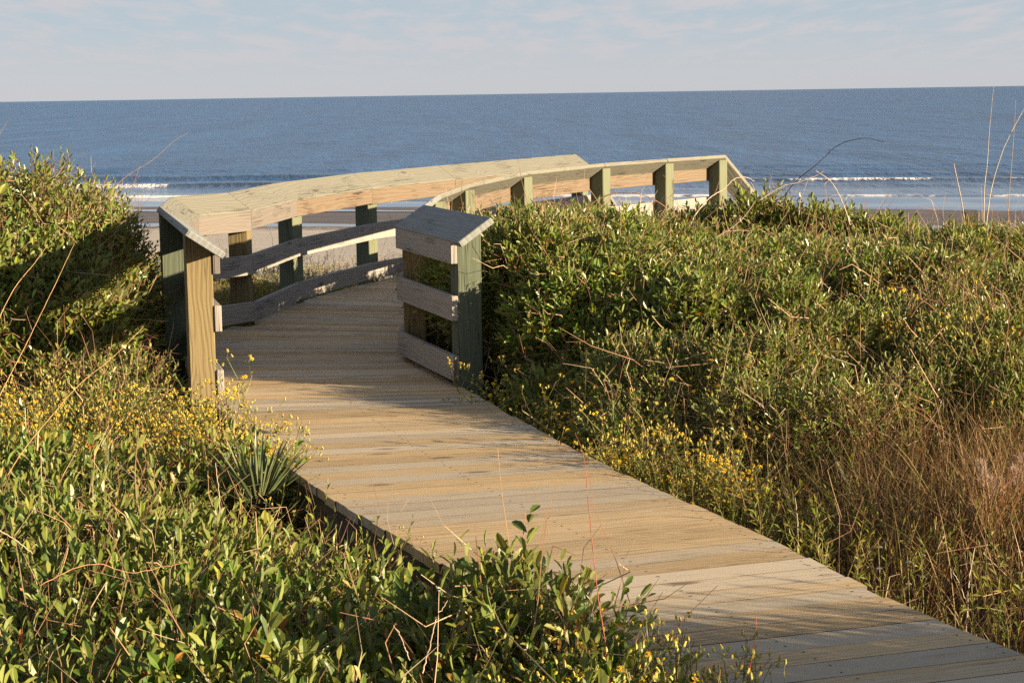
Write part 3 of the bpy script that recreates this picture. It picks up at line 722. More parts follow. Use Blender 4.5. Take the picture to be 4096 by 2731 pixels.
tag(bag.build('undergrowth', [M['herb'], M['stem'], M['twig']]), 'low olive weeds and fine twigs covering the sand between shrubs and planks', 'undergrowth', kind='stuff')

# --- dry grass right of the deck and scattered among the weeds at left
bag = Bag()
def grass(n, x0, x1, y0, y1, cond, L, W=(.0012, .0026), lean=.25, mi=0, zoff=0.0):
    p = area_pts(n, x0, x1, y0, y1, cond, (0, .02)); k = len(p); p[:,2] += zoff
    cl = rng.integers(0, max(1, k//9), k); p[:,:2] = p[cl,:2]*.6+p[:,:2]*.4 if k > 50 else p[:,:2]
    ok = ~in_deck(p[:,:2]); p = p[ok]; k = len(p)
    ln = rng.uniform(*L, k); d = unit(rng.normal(0, lean, (k, 3))*np.array([1, 1, .3])+np.array([0, 0, 1]))
    put_blades(bag, p, d, ln, rng.uniform(*W, k), rng.normal(0, .28, (k, 3))*ln[:,None]*np.array([1, 1, .5])-np.array([0, 0, .12])*ln[:,None], 4, mi)
grass(11000, .2, 4.4, 5.4, 10.0, lambda x, y: x > edge_x(y, ER)+.10+.15*(y < 7.5), (.2, .5), (.0014, .0034))
grass(2600, 1.0, 3.5, 6.3, 8.8, lambda x, y: x > edge_x(y, ER)+.55, (.4, .7), (.0015, .0032))
grass(500, .3, 4.6, 8.8, 10.4, lambda x, y: x > edge_x(y, ER)+.4, (.5, .75))
grass(1500, -2.6, .2, 5.8, 9.6, lambda x, y: (x < edge_x(y, EL)-.05) & (x > edge_x(y, EL)-.9), (.25, .5))
grass(1800, -5.0, -.2, 13.5, 19.0, lambda x, y: x < edge_x(y, EL)-.15, (.15, .38), (.002, .004))
grass(2000, -1.6, .2, 6.0, 7.9, lambda x, y: (x < edge_x(y, EL)-.04) & (x > edge_x(y, EL)-.5), (.14, .34), (.0014, .003))
grass(500, -2.6, .9, 3.8, 7.0, lambda x, y: x < edge_x(y, EL)-.2, (.35, .6))
tag(bag.build('dry_grass', [M['straw']]), 'tan and reddish dry grass blades standing among the weeds', 'grass', kind='stuff')

# ------------------------------------------------------------------ yellow wildflowers
def flower_clump(name, seed, nst, h, spread, label, group, flowers=.45, leafy=1.0):
    rs = np.random.default_rng(seed)
    t = thing(name, (0, 0, 0), label, 'wildflower', group)
    st, lf, fl = Bag(), Bag(), Bag()
    for _ in range(nst):
        a = rs.uniform(0, 6.28); b = np.array([math.cos(a), math.sin(a), 0])*rs.uniform(0, spread*.35)
        H = h*rs.uniform(.65, 1.1); out = np.array([math.cos(a), math.sin(a), 0])*spread*rs.uniform(.2, 1.0)
        tt = np.linspace(0, 1, 6); pl = b+np.array([0, 0, 1])*H*tt[:,None]+out*(tt**1.6)[:,None]+rs.normal(0, .008, (6, 3))
        put_tubes(st, pl[None], np.array([[.0030, .0026, .0022, .0018, .0015, .0012]]), 3, 0)
        nl = int(16*leafy); q = rs.uniform(.05, .95, nl); base = np.stack([np.interp(q, tt, pl[:,c]) for c in range(3)], -1)
        d = unit(rs.normal(0, 1, (nl, 3))*np.array([1, 1, .4])+np.array([0, 0, .55]))
        put_leaves(lf, base, d, rs.normal(0, .4, (nl, 3))+np.array([0, 0, 1]), rs.uniform(.022, .045, nl)*(1.15-.6*q), rs.uniform(.006, .011, nl), T_MID, 0)
        for _b in range(rs.integers(4, 8)):
            q0 = rs.uniform(.5, .98); p0 = np.array([np.interp(q0, tt, pl[:,c]) for c in range(3)])
            dd = unit(np.array([*rs.normal(0, .75, 2), .75])); L = rs.uniform(.05, .13)
            p1 = p0+dd*L*.55+np.array([0, 0, .006]); p2 = p0+dd*L+np.array([0, 0, .02])
            put_tubes(st, np.array([[p0, p1, p2]]), np.array([[.0013, .0010, .0008]]), 3, 0)
            k2 = rs.integers(2, 5); d2 = unit(rs.normal(0, 1, (k2, 3))*np.array([1, 1, .4])+np.array([0, 0, .5]))
            put_leaves(lf, p0+(p2-p0)*rs.uniform(.1, .9, (k2, 1)), d2, rs.normal(0, .4, (k2, 3))+np.array([0, 0, 1]), rs.uniform(.012, .022, k2), rs.uniform(.004, .006, k2), T_LO, 0)
            for _h in range(rs.integers(1, 4)):
                hd = unit(dd*.5+np.array([*rs.normal(0, .5, 2), .9])); hp = p2+np.array([*rs.normal(0, .014, 2), rs.uniform(-.008, .018)])
                put_tubes(st, np.array([[p2-dd*.012, .5*(p2+hp), hp]]), np.array([[.0007, .0007, .0007]]), 3, 0)
                # bud cup
                r = rs.uniform(.0030, .0042)
                put_tubes(fl, np.array([[hp, hp+hd*.003, hp+hd*.008, hp+hd*.010]]), np.array([[.001, r, r*.95, r*.6]]), 5, 1)
                if rs.random() < flowers:
                    R_ = rs.uniform(.0062, .0098); ax = unit(np.cross(hd, [.3, .5, .2])); ay = np.cross(hd, ax); c = hp+hd*.0095
                    an = np.arange(10)*.628; 
                    dirs = ax*np.cos(an)[:,None]+ay*np.sin(an)[:,None]+hd*.12
                    put_leaves(fl, np.repeat(c[None], 10, 0), dirs, np.repeat(hd[None], 10, 0), R_, R_*.62, T_LO, 0)
                    put_tubes(fl, np.array([[c, c+hd*.0022, c+hd*.003]]), np.array([[R_*.42, R_*.36, R_*.05]]), 6, 2)
                else:
                    c = hp+hd*.010
                    put_tubes(fl, np.array([[c, c+hd*.003]]), np.array([[r*.8, r*.5]]), 5, 2 if rs.random() < .6 else 0)
    st.build('stems', [M['stem']], t); lf.build('leaves', [M['herb']], t); tag(fl.build('flowers', [M['petal'], M['bud'], M['disc']], t), kind='stuff')
    return t

G1 = 'yellow wildflowers left of the tan end post'; L1 = 'yellow-flowered weed in the drift beside the tan end post of the left railing'
G2 = 'yellow wildflowers right of the planks'; L2 = 'yellow-flowered weed in the bushy row along the right edge of the planks'
G3 = 'budding wildflowers at the bottom of the left scrub'; L3 = 'budding wildflower overhanging the plank edge at the bottom of the photo'
G4 = 'wildflowers behind the left railing'; L4 = 'yellow-green weed in the hollow behind the left railing'
protos = [flower_clump('wildflower', 100+k, 10, .42, .20, L1, G1, .55) for k in range(5)]
buds = [flower_clump('budding_wildflower', 200+k, 11, .42, .20, L3, G3, .10, 1.3) for k in range(3)]
used = set()
def plant(k, x, y, s=1.0, label=L1, group=G1, dz=0.0):
    src = buds[k % 3] if group == G3 else protos[k % 5]
    if src.name in used: o = copy_tree(src)
    else: o = src; used.add(src.name)
    o.location = (x, y, float(ground_z(np.array(x), np.array(y)))-.02+dz); o.rotation_euler = (0, 0, random.uniform(0, 6.28)); o.scale = (s, s, s*random.uniform(.92, 1.1))
    o['label'] = label; o['group'] = group
    return o
k = 0
for _ in range(66):                           # drift left of the near post
    y = random.uniform(8.75, 9.75); x = random.uniform(-2.75, -1.55)
    x = min(x, float(edge_x(np.array(y), EL))-.10)
    plant(k, x, y, random.uniform(.95, 1.25), L1, G1); k += 1
for _ in range(18):                            # along the deck edge just in front of the post
    y = random.uniform(8.1, 9.7); x = float(edge_x(np.array(y), EL))-random.uniform(.04, .2); plant(k, x, y, random.uniform(.95, 1.2), L1, G1); k += 1
for _ in range(48):                           # right row
    y = random.uniform(7.9, 10.4); x = float(edge_x(np.array(y), ER))+random.uniform(.10, .62); plant(k, x, y, random.uniform(.9, 1.3), L2, G2); k += 1
for _ in range(12):
    y = random.uniform(9.0, 10.6); x = float(edge_x(np.array(y), ER))+random.uniform(.6, 2.4); plant(k, x, y, random.uniform(1.2, 1.6), L2, G2); k += 1
for _ in range(34):
    y = random.uniform(4.45, 5.2); x = float(edge_x(np.array(y), EL))-random.uniform(-.03, .30); plant(k, x, y, random.uniform(1.0, 1.3), L3, G3); k += 1
for _ in range(40):
    y = random.uniform(13.2, 18.5); x = float(edge_x(np.array(y), EL))-random.uniform(.3, 2.0); plant(k, x, y, random.uniform(.7, .98), L4, G4); k += 1
for x, y, s_, lab in [(-1.36, 9.18, 1.55, 'tallest yellow-flowered sprig standing against the shaded planks right of the tan post'),
                      (-.06, 10.22, 1.45, 'sprawling yellow-flowered weed in front of the green end post of the right railing'),
                      (1.78, 5.20, 1.0, 'small yellow-flowered weed at the bottom right corner of the planks'),
                      (-.93, 7.55, .95, 'flowering sprig leaning out over the planks beside the yucca'),
                      (-.42, 6.62, .9, 'thin cluster of closed buds over the dark side beam of the planks'),
                      (2.30, 7.9, 1.7, 'yellow-flowered weed above the feathery grass plumes at right')]:
    plant(k, x, y, s_, lab, None); k += 1
for o in bpy.data.objects:
    if 'group' in o.keys() and o['group'] is None: del o['group']

# ------------------------------------------------------------------ single plants
def blades_plant(name, loc, label, cat, n, L, W, spread, mat, droop=.12, seg=6, tiltup=.6, part='leaves', trough=True):
    t = thing(name, loc, label, cat); bag = Bag()
    for j in range(n):
        a = 2.4*j+random.uniform(-.3, .3); el = random.uniform(tiltup*.35, 1.35) if j > n*.3 else random.uniform(.9, 1.45)
        d = np.array([math.cos(a)*math.cos(el), math.sin(a)*math.cos(el), math.sin(el)]); ln = random.uniform(*L)
        tt = np.linspace(0, 1, seg+1); cen = d*ln*tt[:,None]-np.array([0, 0, 1])*droop*ln*(tt**2.5)[:,None]+np.array([math.cos(a), math.sin(a), 0])*spread
        sd = unit(np.cross(d, [0, 0, 1])+1e-6); up = np.cross(sd, d)
        w = random.uniform(*W)*np.minimum(1.0, (1-tt)*3.2+.05)*(0.75+.5*np.minimum(tt*3, 1))*.8
        V = np.stack([cen-sd*w[:,None]+up*w[:,None]*.5, cen, cen+sd*w[:,None]+up*w[:,None]*.5], 1).reshape(-1, 3)
        i = np.arange(seg)*3
        bag.add(V, [np.concatenate([np.stack([i, i+1, i+4, i+3], -1), np.stack([i+1, i+2, i+5, i+4], -1)])], 0)
    bag.build(part, [M[mat]], t); return t
gz = lambda x, y: float(ground_z(np.array(float(x)), np.array(float(y))))
blades_plant('yucca', (-1.10, 7.98, -.12), 'spiky blue-green yucca rosette beside the open edge of the planks', 'yucca', 84, (.23, .36), (.006, .010), .015, 'yucca', .05)
blades_plant('grass_tuft', (-1.62, 8.0, -.22), 'pale upright green blades standing among leaves left of the yucca', 'grass tuft', 10, (.30, .42), (.003, .006), .02, 'blade', .08, tiltup=1.6)
blades_plant('grass_tuft', (.19, 5.05, -.12), 'blue-green blade tuft sticking up over the near plank edge', 'grass tuft', 9, (.22, .34), (.004, .006), .01, 'yucca', .06, tiltup=1.5)
blades_plant('grass_tuft', (.345, 4.95, -.16), 'straw-coloured blade tuft on a bent stem at the bottom of the scrub', 'grass tuft', 9, (.18, .28), (.004, .007), .01, 'straw', .12, tiltup=1.5)
blades_plant('reed_tuft', (1.56, 7.9, -.42), 'broad pale green leaning blade in the dry grass right of the planks', 'grass tuft', 5, (.5, .72), (.008, .013), .01, 'blade', .12, tiltup=2.2)
blades_plant('grass_tuft', (1.17, 7.55, -.42), 'small pale blade tuft close to the right plank edge', 'grass tuft', 7, (.35, .5), (.004, .007), .01, 'blade', .10, tiltup=2.0)

def sprig(loc, label, n, h, group=None):
    t = thing('leafy_sprig', loc, label, 'sprig', group); bag = Bag(); br = Bag()
    for j in range(n):
        d = unit(np.array([random.gauss(0, .22), random.gauss(0, .22), 1])); L = h*random.uniform(.75, 1.05)
        b = np.array([random.gauss(0, .03), random.gauss(0, .03), 0])
        shoots(bag, (b+d*L*.45)[None], d[None], np.array([L*.55]), 13, .062, .027, T_NEAR, 0, 0, 0)
        put_tubes(br, np.array([[b, b+d*L*.5, b+d*L*1.0]]), np.array([[.004, .003, .0015]]), 5, 0)
    bag.build('leaves', [M['leaf_near']], t); br.build('stems', [M['twig']], t); return t
sprig((-.07, 5.45, -.25), 'upright leafy sprig rising highest in front of the planks', 3, .62)
sprig((.03, 5.30, -.28), 'shorter leafy sprig just right of the tallest one before the planks', 3, .50)
sprig((1.98, 15.0, .55), 'small leafy shoot poking above the crest by the stair handrail', 3, .42)
sprig((-2.42, 11.6, .6), 'leafy shoot sticking up from the right shoulder of the left bush', 2, .52)
sprig((-3.05, 11.3, .8), 'leafy shoot sticking up from the top of the left bush', 2, .56)

# polylines of single stalks and twigs (world metres)
def spline(pts, m=8):
    return catmull(np.array(pts, float), m)
def twig(name, label, cat, strands, mat, r0=.006, r1=.0018, extra=None):
    o = np.array(strands[0][0], float); t = thing(name, tuple(o), label, cat)
    for k, st in enumerate(strands):
        p = spline(st)-o; n = len(p); p[1:-1] += rng.normal(0, .0011 if cat in ('twig', 'stem') else .0004, (n-2, 3))
        b = Bag(); sc = 1 if k == 0 else .7
        put_tubes(b, p[None], np.linspace(r0*sc, r1, n)[None], 5, 0)
        b.build('stem' if k == 0 else 'side_branch', [M[mat]], t, smooth=True)
    if extra: extra(t, o)
    return t
#<<STALKS
twig('bare_twig', 'dark curved twig arching highest against the sea right of the stair handrail', 'twig', [[(2.036, 14.2, 0.654), (2.049, 14.1, 0.846), (2.128, 14.0, 0.969), (2.24, 13.9, 1.074), (2.383, 13.8, 1.214), (2.548, 13.7, 1.266), (2.674, 13.6, 1.238)]], 'twig_dark', 0.00444, 0.001776)
twig('bare_twig', 'pale forked twig lying over the surf between the dark arched twig and the crest', 'twig', [[(1.842, 14.0, 0.818), (1.917, 14.0, 0.866), (2.02, 14.0, 0.92), (2.115, 14.0, 0.94), (2.257, 14.0, 0.993), (2.31, 14.0, 1.021)], [(2.127, 14.0, 0.703), (2.136, 14.0, 0.798), (2.162, 14.0, 0.873), (2.196, 14.0, 0.968)]], 'twig_pale', 0.00444, 0.001776)
twig('bare_twig', 'pale twig bent down like an elbow right of the forked twig', 'twig', [[(2.542, 14.2, 0.609), (2.485, 14.15, 0.758), (2.424, 14.1, 0.87), (2.363, 14.05, 0.95), (2.251, 14.0, 1.026)]], 'twig_pale', 0.004588, 0.002072)
twig('bare_twig', 'long pale twig arching left from beside the last stair post down into the scrub', 'twig', [[(1.041, 12.2, 0.471), (1.086, 12.244, 0.588), (1.147, 12.289, 0.68), (1.184, 12.333, 0.79), (1.238, 12.378, 0.861), (1.311, 12.422, 0.931), (1.402, 12.467, 0.98), (1.481, 12.511, 1.045), (1.567, 12.556, 1.048), (1.619, 12.6, 1.022)]], 'twig_pale', 0.00444, 0.002368)
twig('dry_weed', 'long straight brown stem running down across the green scrub below the stair post', 'stem', [[(1.362, 9.8, 0.04), (1.381, 10.2, 0.113), (1.367, 10.6, 0.297), (1.339, 11.0, 0.56), (1.324, 11.4, 0.723), (1.338, 11.8, 0.829), (1.347, 12.2, 0.967)], [(1.447, 11.4, 0.577), (1.417, 11.4, 0.653), (1.335, 11.4, 0.714)]], 'twig_brown', 0.00481, 0.001776)
twig('bare_twig', 'forked pale twig rising to the right behind the long brown stem', 'twig', [[(1.025, 12.0, 0.545), (1.199, 12.0, 0.646), (1.361, 12.0, 0.735), (1.465, 12.0, 0.814), (1.553, 12.0, 0.928)], [(1.361, 12.0, 0.735), (1.452, 12.0, 0.742), (1.516, 12.0, 0.736)]], 'twig_pale', 0.00407, 0.001776)
twig('bare_twig', 'rusty arched twig hooped in front of the right railing posts', 'twig', [[(0.52, 13.2, 0.7), (0.508, 13.171, 0.8), (0.596, 13.143, 0.881), (0.736, 13.114, 0.934), (0.886, 13.086, 0.928), (1.036, 13.057, 0.857), (1.15, 13.029, 0.762), (1.197, 13.0, 0.695)]], 'twig_brown', 0.00518, 0.002368)
twig('bare_twig', 'pale bowed vine stem lying across the face of the green scrub', 'twig', [[(0.264, 10.6, 0.467), (0.387, 10.65, 0.512), (0.511, 10.7, 0.552), (0.634, 10.75, 0.605), (0.744, 10.8, 0.626), (0.855, 10.85, 0.606), (0.935, 10.9, 0.572)]], 'twig_pale', 0.00407, 0.002368)
twig('bare_twig', 'short grey twig standing in the scrub left of the long brown stem', 'twig', [[(0.992, 11.2, 0.379), (0.971, 11.2, 0.498), (0.989, 11.2, 0.602), (0.983, 11.2, 0.676)]], 'twig_pale', 0.00296, 0.001184)
twig('dry_weed', 'thin pale stem standing upright near the middle of the right scrub', 'stem', [[(1.967, 9.6, 0.153), (1.967, 9.733, 0.277), (1.959, 9.867, 0.457), (1.964, 10.0, 0.574)]], 'stalk_pale', 0.00222, 0.000888)
twig('bare_stick', 'straight weathered stick leaning left against the sea at far right', 'stick', [[(3.07, 12.8, 0.688), (3.039, 12.8, 0.865), (2.985, 12.8, 1.109)]], 'twig_pale', 0.00444, 0.00296)
twig('grass_stalk', 'tall thin grass stalk rising nearly upright past the horizon at far right', 'grass stalk', [[(3.143, 12.6, 0.709), (3.144, 12.6, 0.941), (3.161, 12.6, 1.138), (3.171, 12.6, 1.335), (3.194, 12.6, 1.621)]], 'stalk_pale', 0.003848, 0.000888)
twig('grass_stalk', 'tall grass stalk slanting right to the edge of the photo', 'grass stalk', [[(3.11, 12.4, 0.723), (3.138, 12.4, 0.951), (3.2, 12.4, 1.177), (3.27, 12.4, 1.338), (3.356, 12.4, 1.497)]], 'stalk_pale', 0.00407, 0.001184)
twig('grass_stalk', 'darker upright stalk with a few leaves nearest the right edge', 'grass stalk', [[(3.252, 12.4, 0.688), (3.255, 12.4, 0.884), (3.266, 12.4, 1.079), (3.279, 12.4, 1.305), (3.287, 12.4, 1.53)]], 'stalk', 0.00296, 0.000888)
twig('grass_stalk', 'short thin stalk beside the stump post at far right', 'grass stalk', [[(3.131, 12.6, 0.742), (3.126, 12.6, 0.875), (3.122, 12.6, 0.982)]], 'stalk', 0.00296, 0.001184)
twig('grass_stalk', 'thick reddish grass stalk curving up over the left bush in shadow', 'grass stalk', [[(-2.029, 7.2, 0.391), (-1.972, 7.3, 0.53), (-1.913, 7.4, 0.666), (-1.829, 7.5, 0.858), (-1.746, 7.6, 1.053)]], 'stalk', 0.002072, 0.0009472)
twig('grass_stalk', 'tan grass stalk left of the reddish one at the left edge', 'grass stalk', [[(-2.094, 7.4, 0.576), (-2.043, 7.5, 0.752), (-1.993, 7.6, 0.88), (-1.933, 7.7, 0.971), (-1.903, 7.8, 1.034)]], 'stalk', 0.002072, 0.0007696)
twig('grass_stalk', 'long tan stalk slanting up through the yellow flowers at left', 'grass stalk', [[(-1.844, 6.8, 0.273), (-1.821, 6.96, 0.338), (-1.758, 7.12, 0.429), (-1.677, 7.28, 0.532), (-1.576, 7.44, 0.615), (-1.483, 7.6, 0.714)]], 'stalk', 0.001776, 0.0008288)
twig('grass_stalk', 'hair-thin grass stem slanting up against the sea at left', 'grass stalk', [[(-2.02, 9.5, 1.139), (-1.916, 9.5, 1.237), (-1.775, 9.5, 1.322), (-1.672, 9.5, 1.407), (-1.594, 9.5, 1.455)]], 'stalk', 0.001332, 0.0004736)
twig('grass_stalk', 'bright red stem with a seed head crossing the middle of the sunlit planks', 'grass stalk', [[(0.239, 4.75, 0.063), (0.233, 4.808, 0.179), (0.217, 4.867, 0.297), (0.208, 4.925, 0.397), (0.198, 4.983, 0.527), (0.189, 5.042, 0.645), (0.168, 5.1, 0.703)]], 'stalk_red', 0.001628, 0.0007104)
twig('grass_stalk', 'hair-thin orange stem crossing the sunlit planks left of the red one', 'grass stalk', [[(0.008, 5.4, 0.141), (-0.002, 5.45, 0.218), (-0.022, 5.5, 0.334), (-0.039, 5.55, 0.46), (-0.048, 5.6, 0.571)]], 'stalk', 0.001184, 0.0006512)
twig('grass_stalk', 'short red-brown stem before the shaded planks at the bottom right', 'grass stalk', [[(0.597, 4.8, 0.068), (0.61, 4.8, 0.148), (0.62, 4.8, 0.202), (0.623, 4.8, 0.268)]], 'stalk_red', 0.001628, 0.0008288)
twig('dry_weed', 'dead grey stem standing in the shade at the right edge of the planks', 'stem', [[(1.545, 6.35, -0.268), (1.561, 6.4, -0.176), (1.581, 6.45, -0.065), (1.609, 6.5, 0.02)], [(1.562, 6.4, -0.158), (1.531, 6.4, -0.078), (1.5, 6.4, -0.024)]], 'twig_pale', 0.003108, 0.001184)
twig('dry_weed', 'tan dead stem standing in the dry grass close to the plank edge', 'stem', [[(1.099, 7.2, -0.161), (1.094, 7.2, -0.042), (1.084, 7.2, 0.057)]], 'stalk_pale', 0.00259, 0.001184)
twig('dry_weed', 'grey bare stem in the gap among broad leaves at left', 'stem', [[(-1.204, 7.6, -0.096), (-1.204, 7.6, 0.029), (-1.213, 7.6, 0.153)]], 'twig_pale', 0.00259, 0.001184)
twig('dry_weed', 'pale dead stem slanting from the left edge over the nearest leaves', 'stem', [[(-1.48, 5.3, 0.419), (-1.425, 5.3, 0.382), (-1.377, 5.3, 0.341)]], 'twig_pale', 0.00259, 0.00148)
twig('dry_weed', 'brown bowed vine stem draped over the broad leaves at lower left', 'stem', [[(-1.437, 5.6, 0.171), (-1.346, 5.64, 0.21), (-1.271, 5.68, 0.214), (-1.189, 5.72, 0.175), (-1.104, 5.76, 0.18), (-1.017, 5.8, 0.188)]], 'twig_brown', 0.001628, 0.0008288)
twig('dry_weed', 'forked bare stem among glossy leaves at the bottom of the photo', 'stem', [[(-0.247, 4.8, 0.128), (-0.226, 4.8, 0.202), (-0.208, 4.8, 0.269), (-0.178, 4.8, 0.321)], [(-0.279, 4.8, 0.163), (-0.297, 4.8, 0.217), (-0.319, 4.8, 0.257)]], 'twig_pale', 0.00222, 0.001066)
PLUMES = [([(1.813, 7.15, -0.071), (1.789, 7.15, 0.193)], 'feathery grass plume standing highest left of the right-edge pair'), ([(1.848, 7.2, -0.103), (1.838, 7.2, 0.114)], 'feathery grass plume lowest in the middle of the plume group'), ([(1.886, 7.25, -0.116), (1.886, 7.25, 0.098)], 'feathery grass plume right of the middle of the plume group'), ([(1.837, 7.3, -0.157), (1.805, 7.3, -0.016)], 'feathery grass plume drooping left of the other plumes'), ([(1.972, 7.35, -0.131), (1.968, 7.35, 0.121)], 'feathery grass plume close to the right edge'), ([(2.012, 7.4, -0.112), (2.005, 7.4, 0.161)], 'feathery grass plume cut by the right edge of the photo')]

for (b0, tp), lab in PLUMES:
    b0 = np.array(b0); tp = np.array(tp); t = thing('grass_plume', tuple(b0), lab, 'grass plume', 'feathery grass plumes at the right edge')
    bag = Bag(); v = tp-b0; L = np.linalg.norm(v)
    tt = np.linspace(0, 1, 6)[:,None]; put_tubes(bag, (v*tt+np.array([.02, 0, 0])*np.sin(tt*3.1))[None], np.array([[.0032, .003, .0028, .0026, .002, .0015]]), 4, 0)
    bag.build('stem', [M['straw']], t)
    bag = Bag(); n = 300; q = rng.uniform(.62, 1.0, n); prof = np.sin(np.clip((q-.60)/.42, 0, 1)*math.pi)**.7
    p = v*q[:,None]; d = unit(rng.normal(0, .7, (n, 3))*np.array([1, 1, .5])+np.array([0, 0, .9]))
    put_blades(bag, p, d, rng.uniform(.018, .040, n)*(.5+prof), np.full(n, .0016), rng.normal(0, .006, (n, 3)), 2, 0)
    bag.build('seed_head', [M['plume']], t)
    bag = Bag(); n = 26; a = rng.uniform(0, 6.28, n); d = unit(np.stack([np.cos(a)*.35, np.sin(a)*.35, np.ones(n)], -1))
    put_blades(bag, rng.normal(0, .02, (n, 3))*np.array([1, 1, 0]), d, rng.uniform(.2, .42, n), rng.uniform(.0018, .003, n), rng.normal(0, .08, (n, 3)), 4, 0)
    bag.build('leaves', [M['straw']], t)
st = [(3.075, 12.86), (3.175, 12.84), (3.19, 12.94), (3.09, 12.96)]
o = boards('stump_post', [[(*q, -.5) for q in st]+[(*q, .775+j*.006) for j, q in enumerate(st)]], [M['beam']], None, .008)
tag(o, 'short dark weathered wooden post standing in the scrub crest at far right', 'post')
def sandpiper(x, y, rz, label):
    t = thing('shorebird', (x, y, SEA), label, 'bird', None, rz)
    sec = [(-.085, .062, .006, .004), (-.055, .068, .020, .014), (-.02, .074, .033, .030), (.02, .080, .034, .034), (.048, .096, .024, .026), (.062, .115, .018, .019), (.078, .124, .017, .016), (.092, .122, .010, .010), (.098, .120, .003, .003)]
    V = []; an = np.arange(10)*.6283
    for xx, zz, ry, rz_ in sec: V += [(xx, ry*math.cos(a), zz+rz_*math.sin(a)) for a in an]
    q = [[i*10+j, i*10+(j+1) % 10, (i+1)*10+(j+1) % 10, (i+1)*10+j] for i in range(len(sec)-1) for j in range(10)]
    build('body', np.array(V), [np.array(q)], [M['gull_white']], parent=t, smooth=True)
    for sy in (-1, 1):
        V = np.array([(.035, sy*.030, .098), (.03, sy*.037, .075), (-.05, sy*.022, .060), (-.105, sy*.006, .066), (-.05, sy*.014, .086), (.0, sy*.026, .104)])
        V2 = V+np.array([0, sy*.005, .001]); n = len(V)
        F4 = [[i, (i+1) % n, n+(i+1) % n, n+i] for i in range(n)]
        build('wing', np.concatenate([V, V2]), [np.array(F4), np.array([list(range(n)), list(range(2*n-1, n-1, -1))])], [M['gull_grey']], parent=t)
        bag = Bag(); put_tubes(bag, np.array([[(0.0, sy*.012, .055), (-.008, sy*.013, .03), (.002, sy*.013, .0), (.022, sy*.015, -.003)]]), np.array([[.004, .003, .003, .002]]), 5, 0); bag.build('leg', [M['gull_bill']], t)
    bag = Bag(); put_tubes(bag, np.array([[(.092, 0, .121), (.112, 0, .117), (.128, 0, .112)]]), np.array([[.004, .003, .001]]), 5, 0); bag.build('bill', [M['gull_bill']], t)
sandpiper(-4.78, 76.8, 1.9, 'tiny white shorebird standing at the wet edge of the surf, the left one of two')
sandpiper(-4.20, 76.7, -1.1, 'tiny white shorebird standing at the wet edge of the surf, the right one of two')
for i, (x, y) in enumerate([(1.40, 6.62), (1.47, 6.72), (1.62, 6.6), (1.34, 6.85), (1.83, 6.75)]):
    t = thing('pale_flower', (x, y, gz(x, y)), 'pale whorled flower standing in the shade beside the right plank edge', 'wildflower', 'pale whorled flowers in the shade')
    bag = Bag(); put_tubes(bag, np.array([[(0, 0, 0), (.01, 0, .15), (.0, .01, .36)]]), np.array([[.003, .0022, .0015]]), 4, 0); bag.build('stem', [M['stem']], t)
    for z in (.26, .34):
        bag = Bag(); a = np.arange(9)*.7; d = np.stack([np.cos(a), np.sin(a), np.full(9, -.35)], -1)
        put_leaves(bag, np.repeat(np.array([[.004, .006, z]]), 9, 0), d, np.repeat(np.array([[0, 0, 1.]]), 9, 0), .015, .006, T_MID, 0)
        bag.build('flower_whorl', [M['white_petal']], t)
#STALKS>>

# ------------------------------------------------------------------ light, sky, camera
w = bpy.data.worlds.new('World'); bpy.context.scene.world = w; w.use_nodes = True
nt = w.node_tree; nt.nodes.clear(); g = NT(nt)
out = nt.nodes.new('ShaderNodeOutputWorld')
az = math.atan2(SUN_H[0], SUN_H[1])
sky = g.n('ShaderNodeTexSky', sky_type='NISHITA', sun_disc=False, sun_elevation=SUN_EL, sun_rotation=az, altitude=0.0, air_density=.68, dust_density=.22, ozone_density=1.2)
tc = g.n('ShaderNodeTexCoord').outputs['Generated']; dx, dy, dz = g.sep(tc)
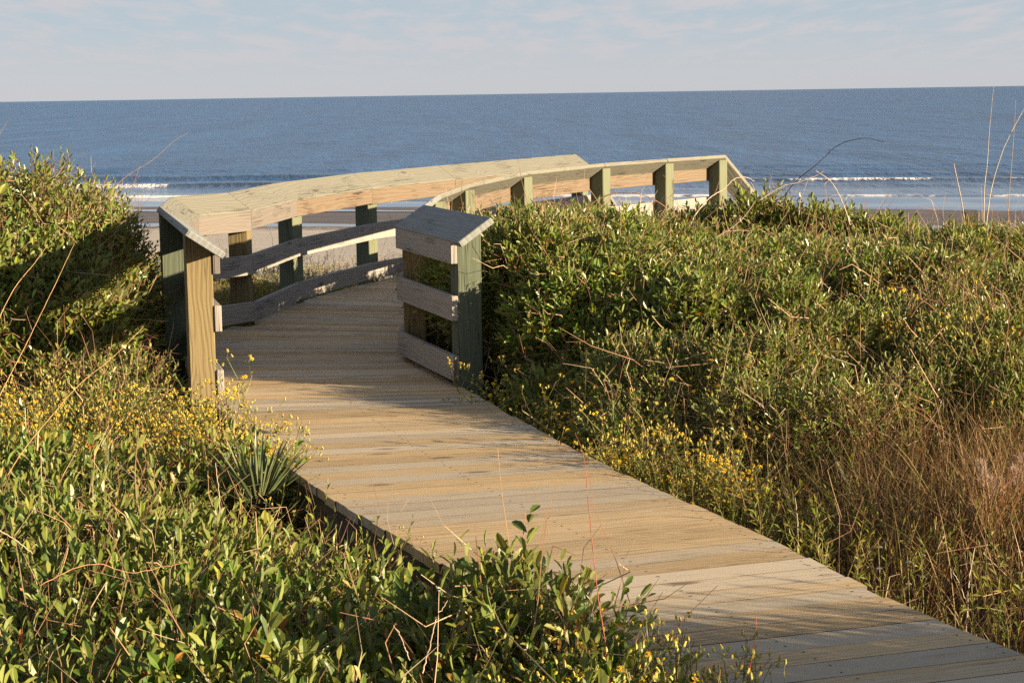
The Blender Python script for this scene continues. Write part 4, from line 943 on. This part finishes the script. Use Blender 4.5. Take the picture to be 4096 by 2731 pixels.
# thin high cloud, laid out by direction: flat streaks near the horizon
inv = g.math('DIVIDE', 1.0, g.math('ADD', g.math('MAXIMUM', dz, 0.0), .055))
cp = g.comb(g.math('MULTIPLY', dx, inv), g.math('MULTIPLY', dy, inv), 0.0)
c1 = g.noise(g.scale(cp, (3.6, 1.1, 1)), 1.0, 6.0, .6, .3); c2 = g.noise(g.scale(cp, (.35, .3, 1)), 1.0, 3.0, .5)
cm = g.math('MULTIPLY', g.mr(g.math('ADD', c1, g.math('MULTIPLY', c2, .6)), .68, .98, 0, 1, True), g.mr(dz, .006, .024, 0, .95, True))
hz = g.mr(dz, .05, .16, .92, 0, True)
haze = g.mix(g.mr(dz, .004, .045, 0, 1, True), (3.42, 3.52, 3.82, 1), (2.90, 3.36, 3.82, 1))
col = g.mix(hz, sky.outputs[0], haze)
col = g.mix(cm, col, (3.75, 3.72, 3.88, 1))
bg = g.n('ShaderNodeBackground', ins={'Color': col, 'Strength': .05})
nt.links.new(bg.outputs[0], out.inputs[0])
ld = bpy.data.lights.new('sun', 'SUN'); ld.energy = 5.0; ld.angle = R(.55); ld.color = (1.0, .80, .54)
so = bpy.data.objects.new('sun', ld); C.objects.link(so)
sv3 = np.array([*(SUN_H/np.linalg.norm(SUN_H)*math.cos(SUN_EL)), math.sin(SUN_EL)])
import mathutils
so.rotation_euler = mathutils.Vector(sv3).to_track_quat('Z', 'Y').to_euler(); so.location = (20, -9, 8)

cd = bpy.data.cameras.new('camera'); cam = bpy.data.objects.new('camera', cd); C.objects.link(cam)
cd.sensor_width = 36; cd.lens = 7600/4096*36; cd.clip_end = 200000; cd.clip_start = .1
pitch = math.atan((1365.5-376)/7600); roll = math.atan(.0157)
cam.location = (0, 0, 1.62)
Rm = mathutils.Matrix.Rotation(math.pi/2-pitch, 3, 'X') @ mathutils.Matrix.Rotation(-roll, 3, 'Z')
cam.rotation_euler = Rm.to_euler()
sc = bpy.context.scene; sc.camera = cam
sc.render.engine = 'CYCLES'
sc.view_settings.view_transform = 'Standard'; sc.view_settings.look = 'None'; sc.view_settings.exposure = 1.68; sc.view_settings.gamma = 1.0
sc.cycles.use_denoising = False
sc.cycles.max_bounces = 6; sc.cycles.transparent_max_bounces = 4
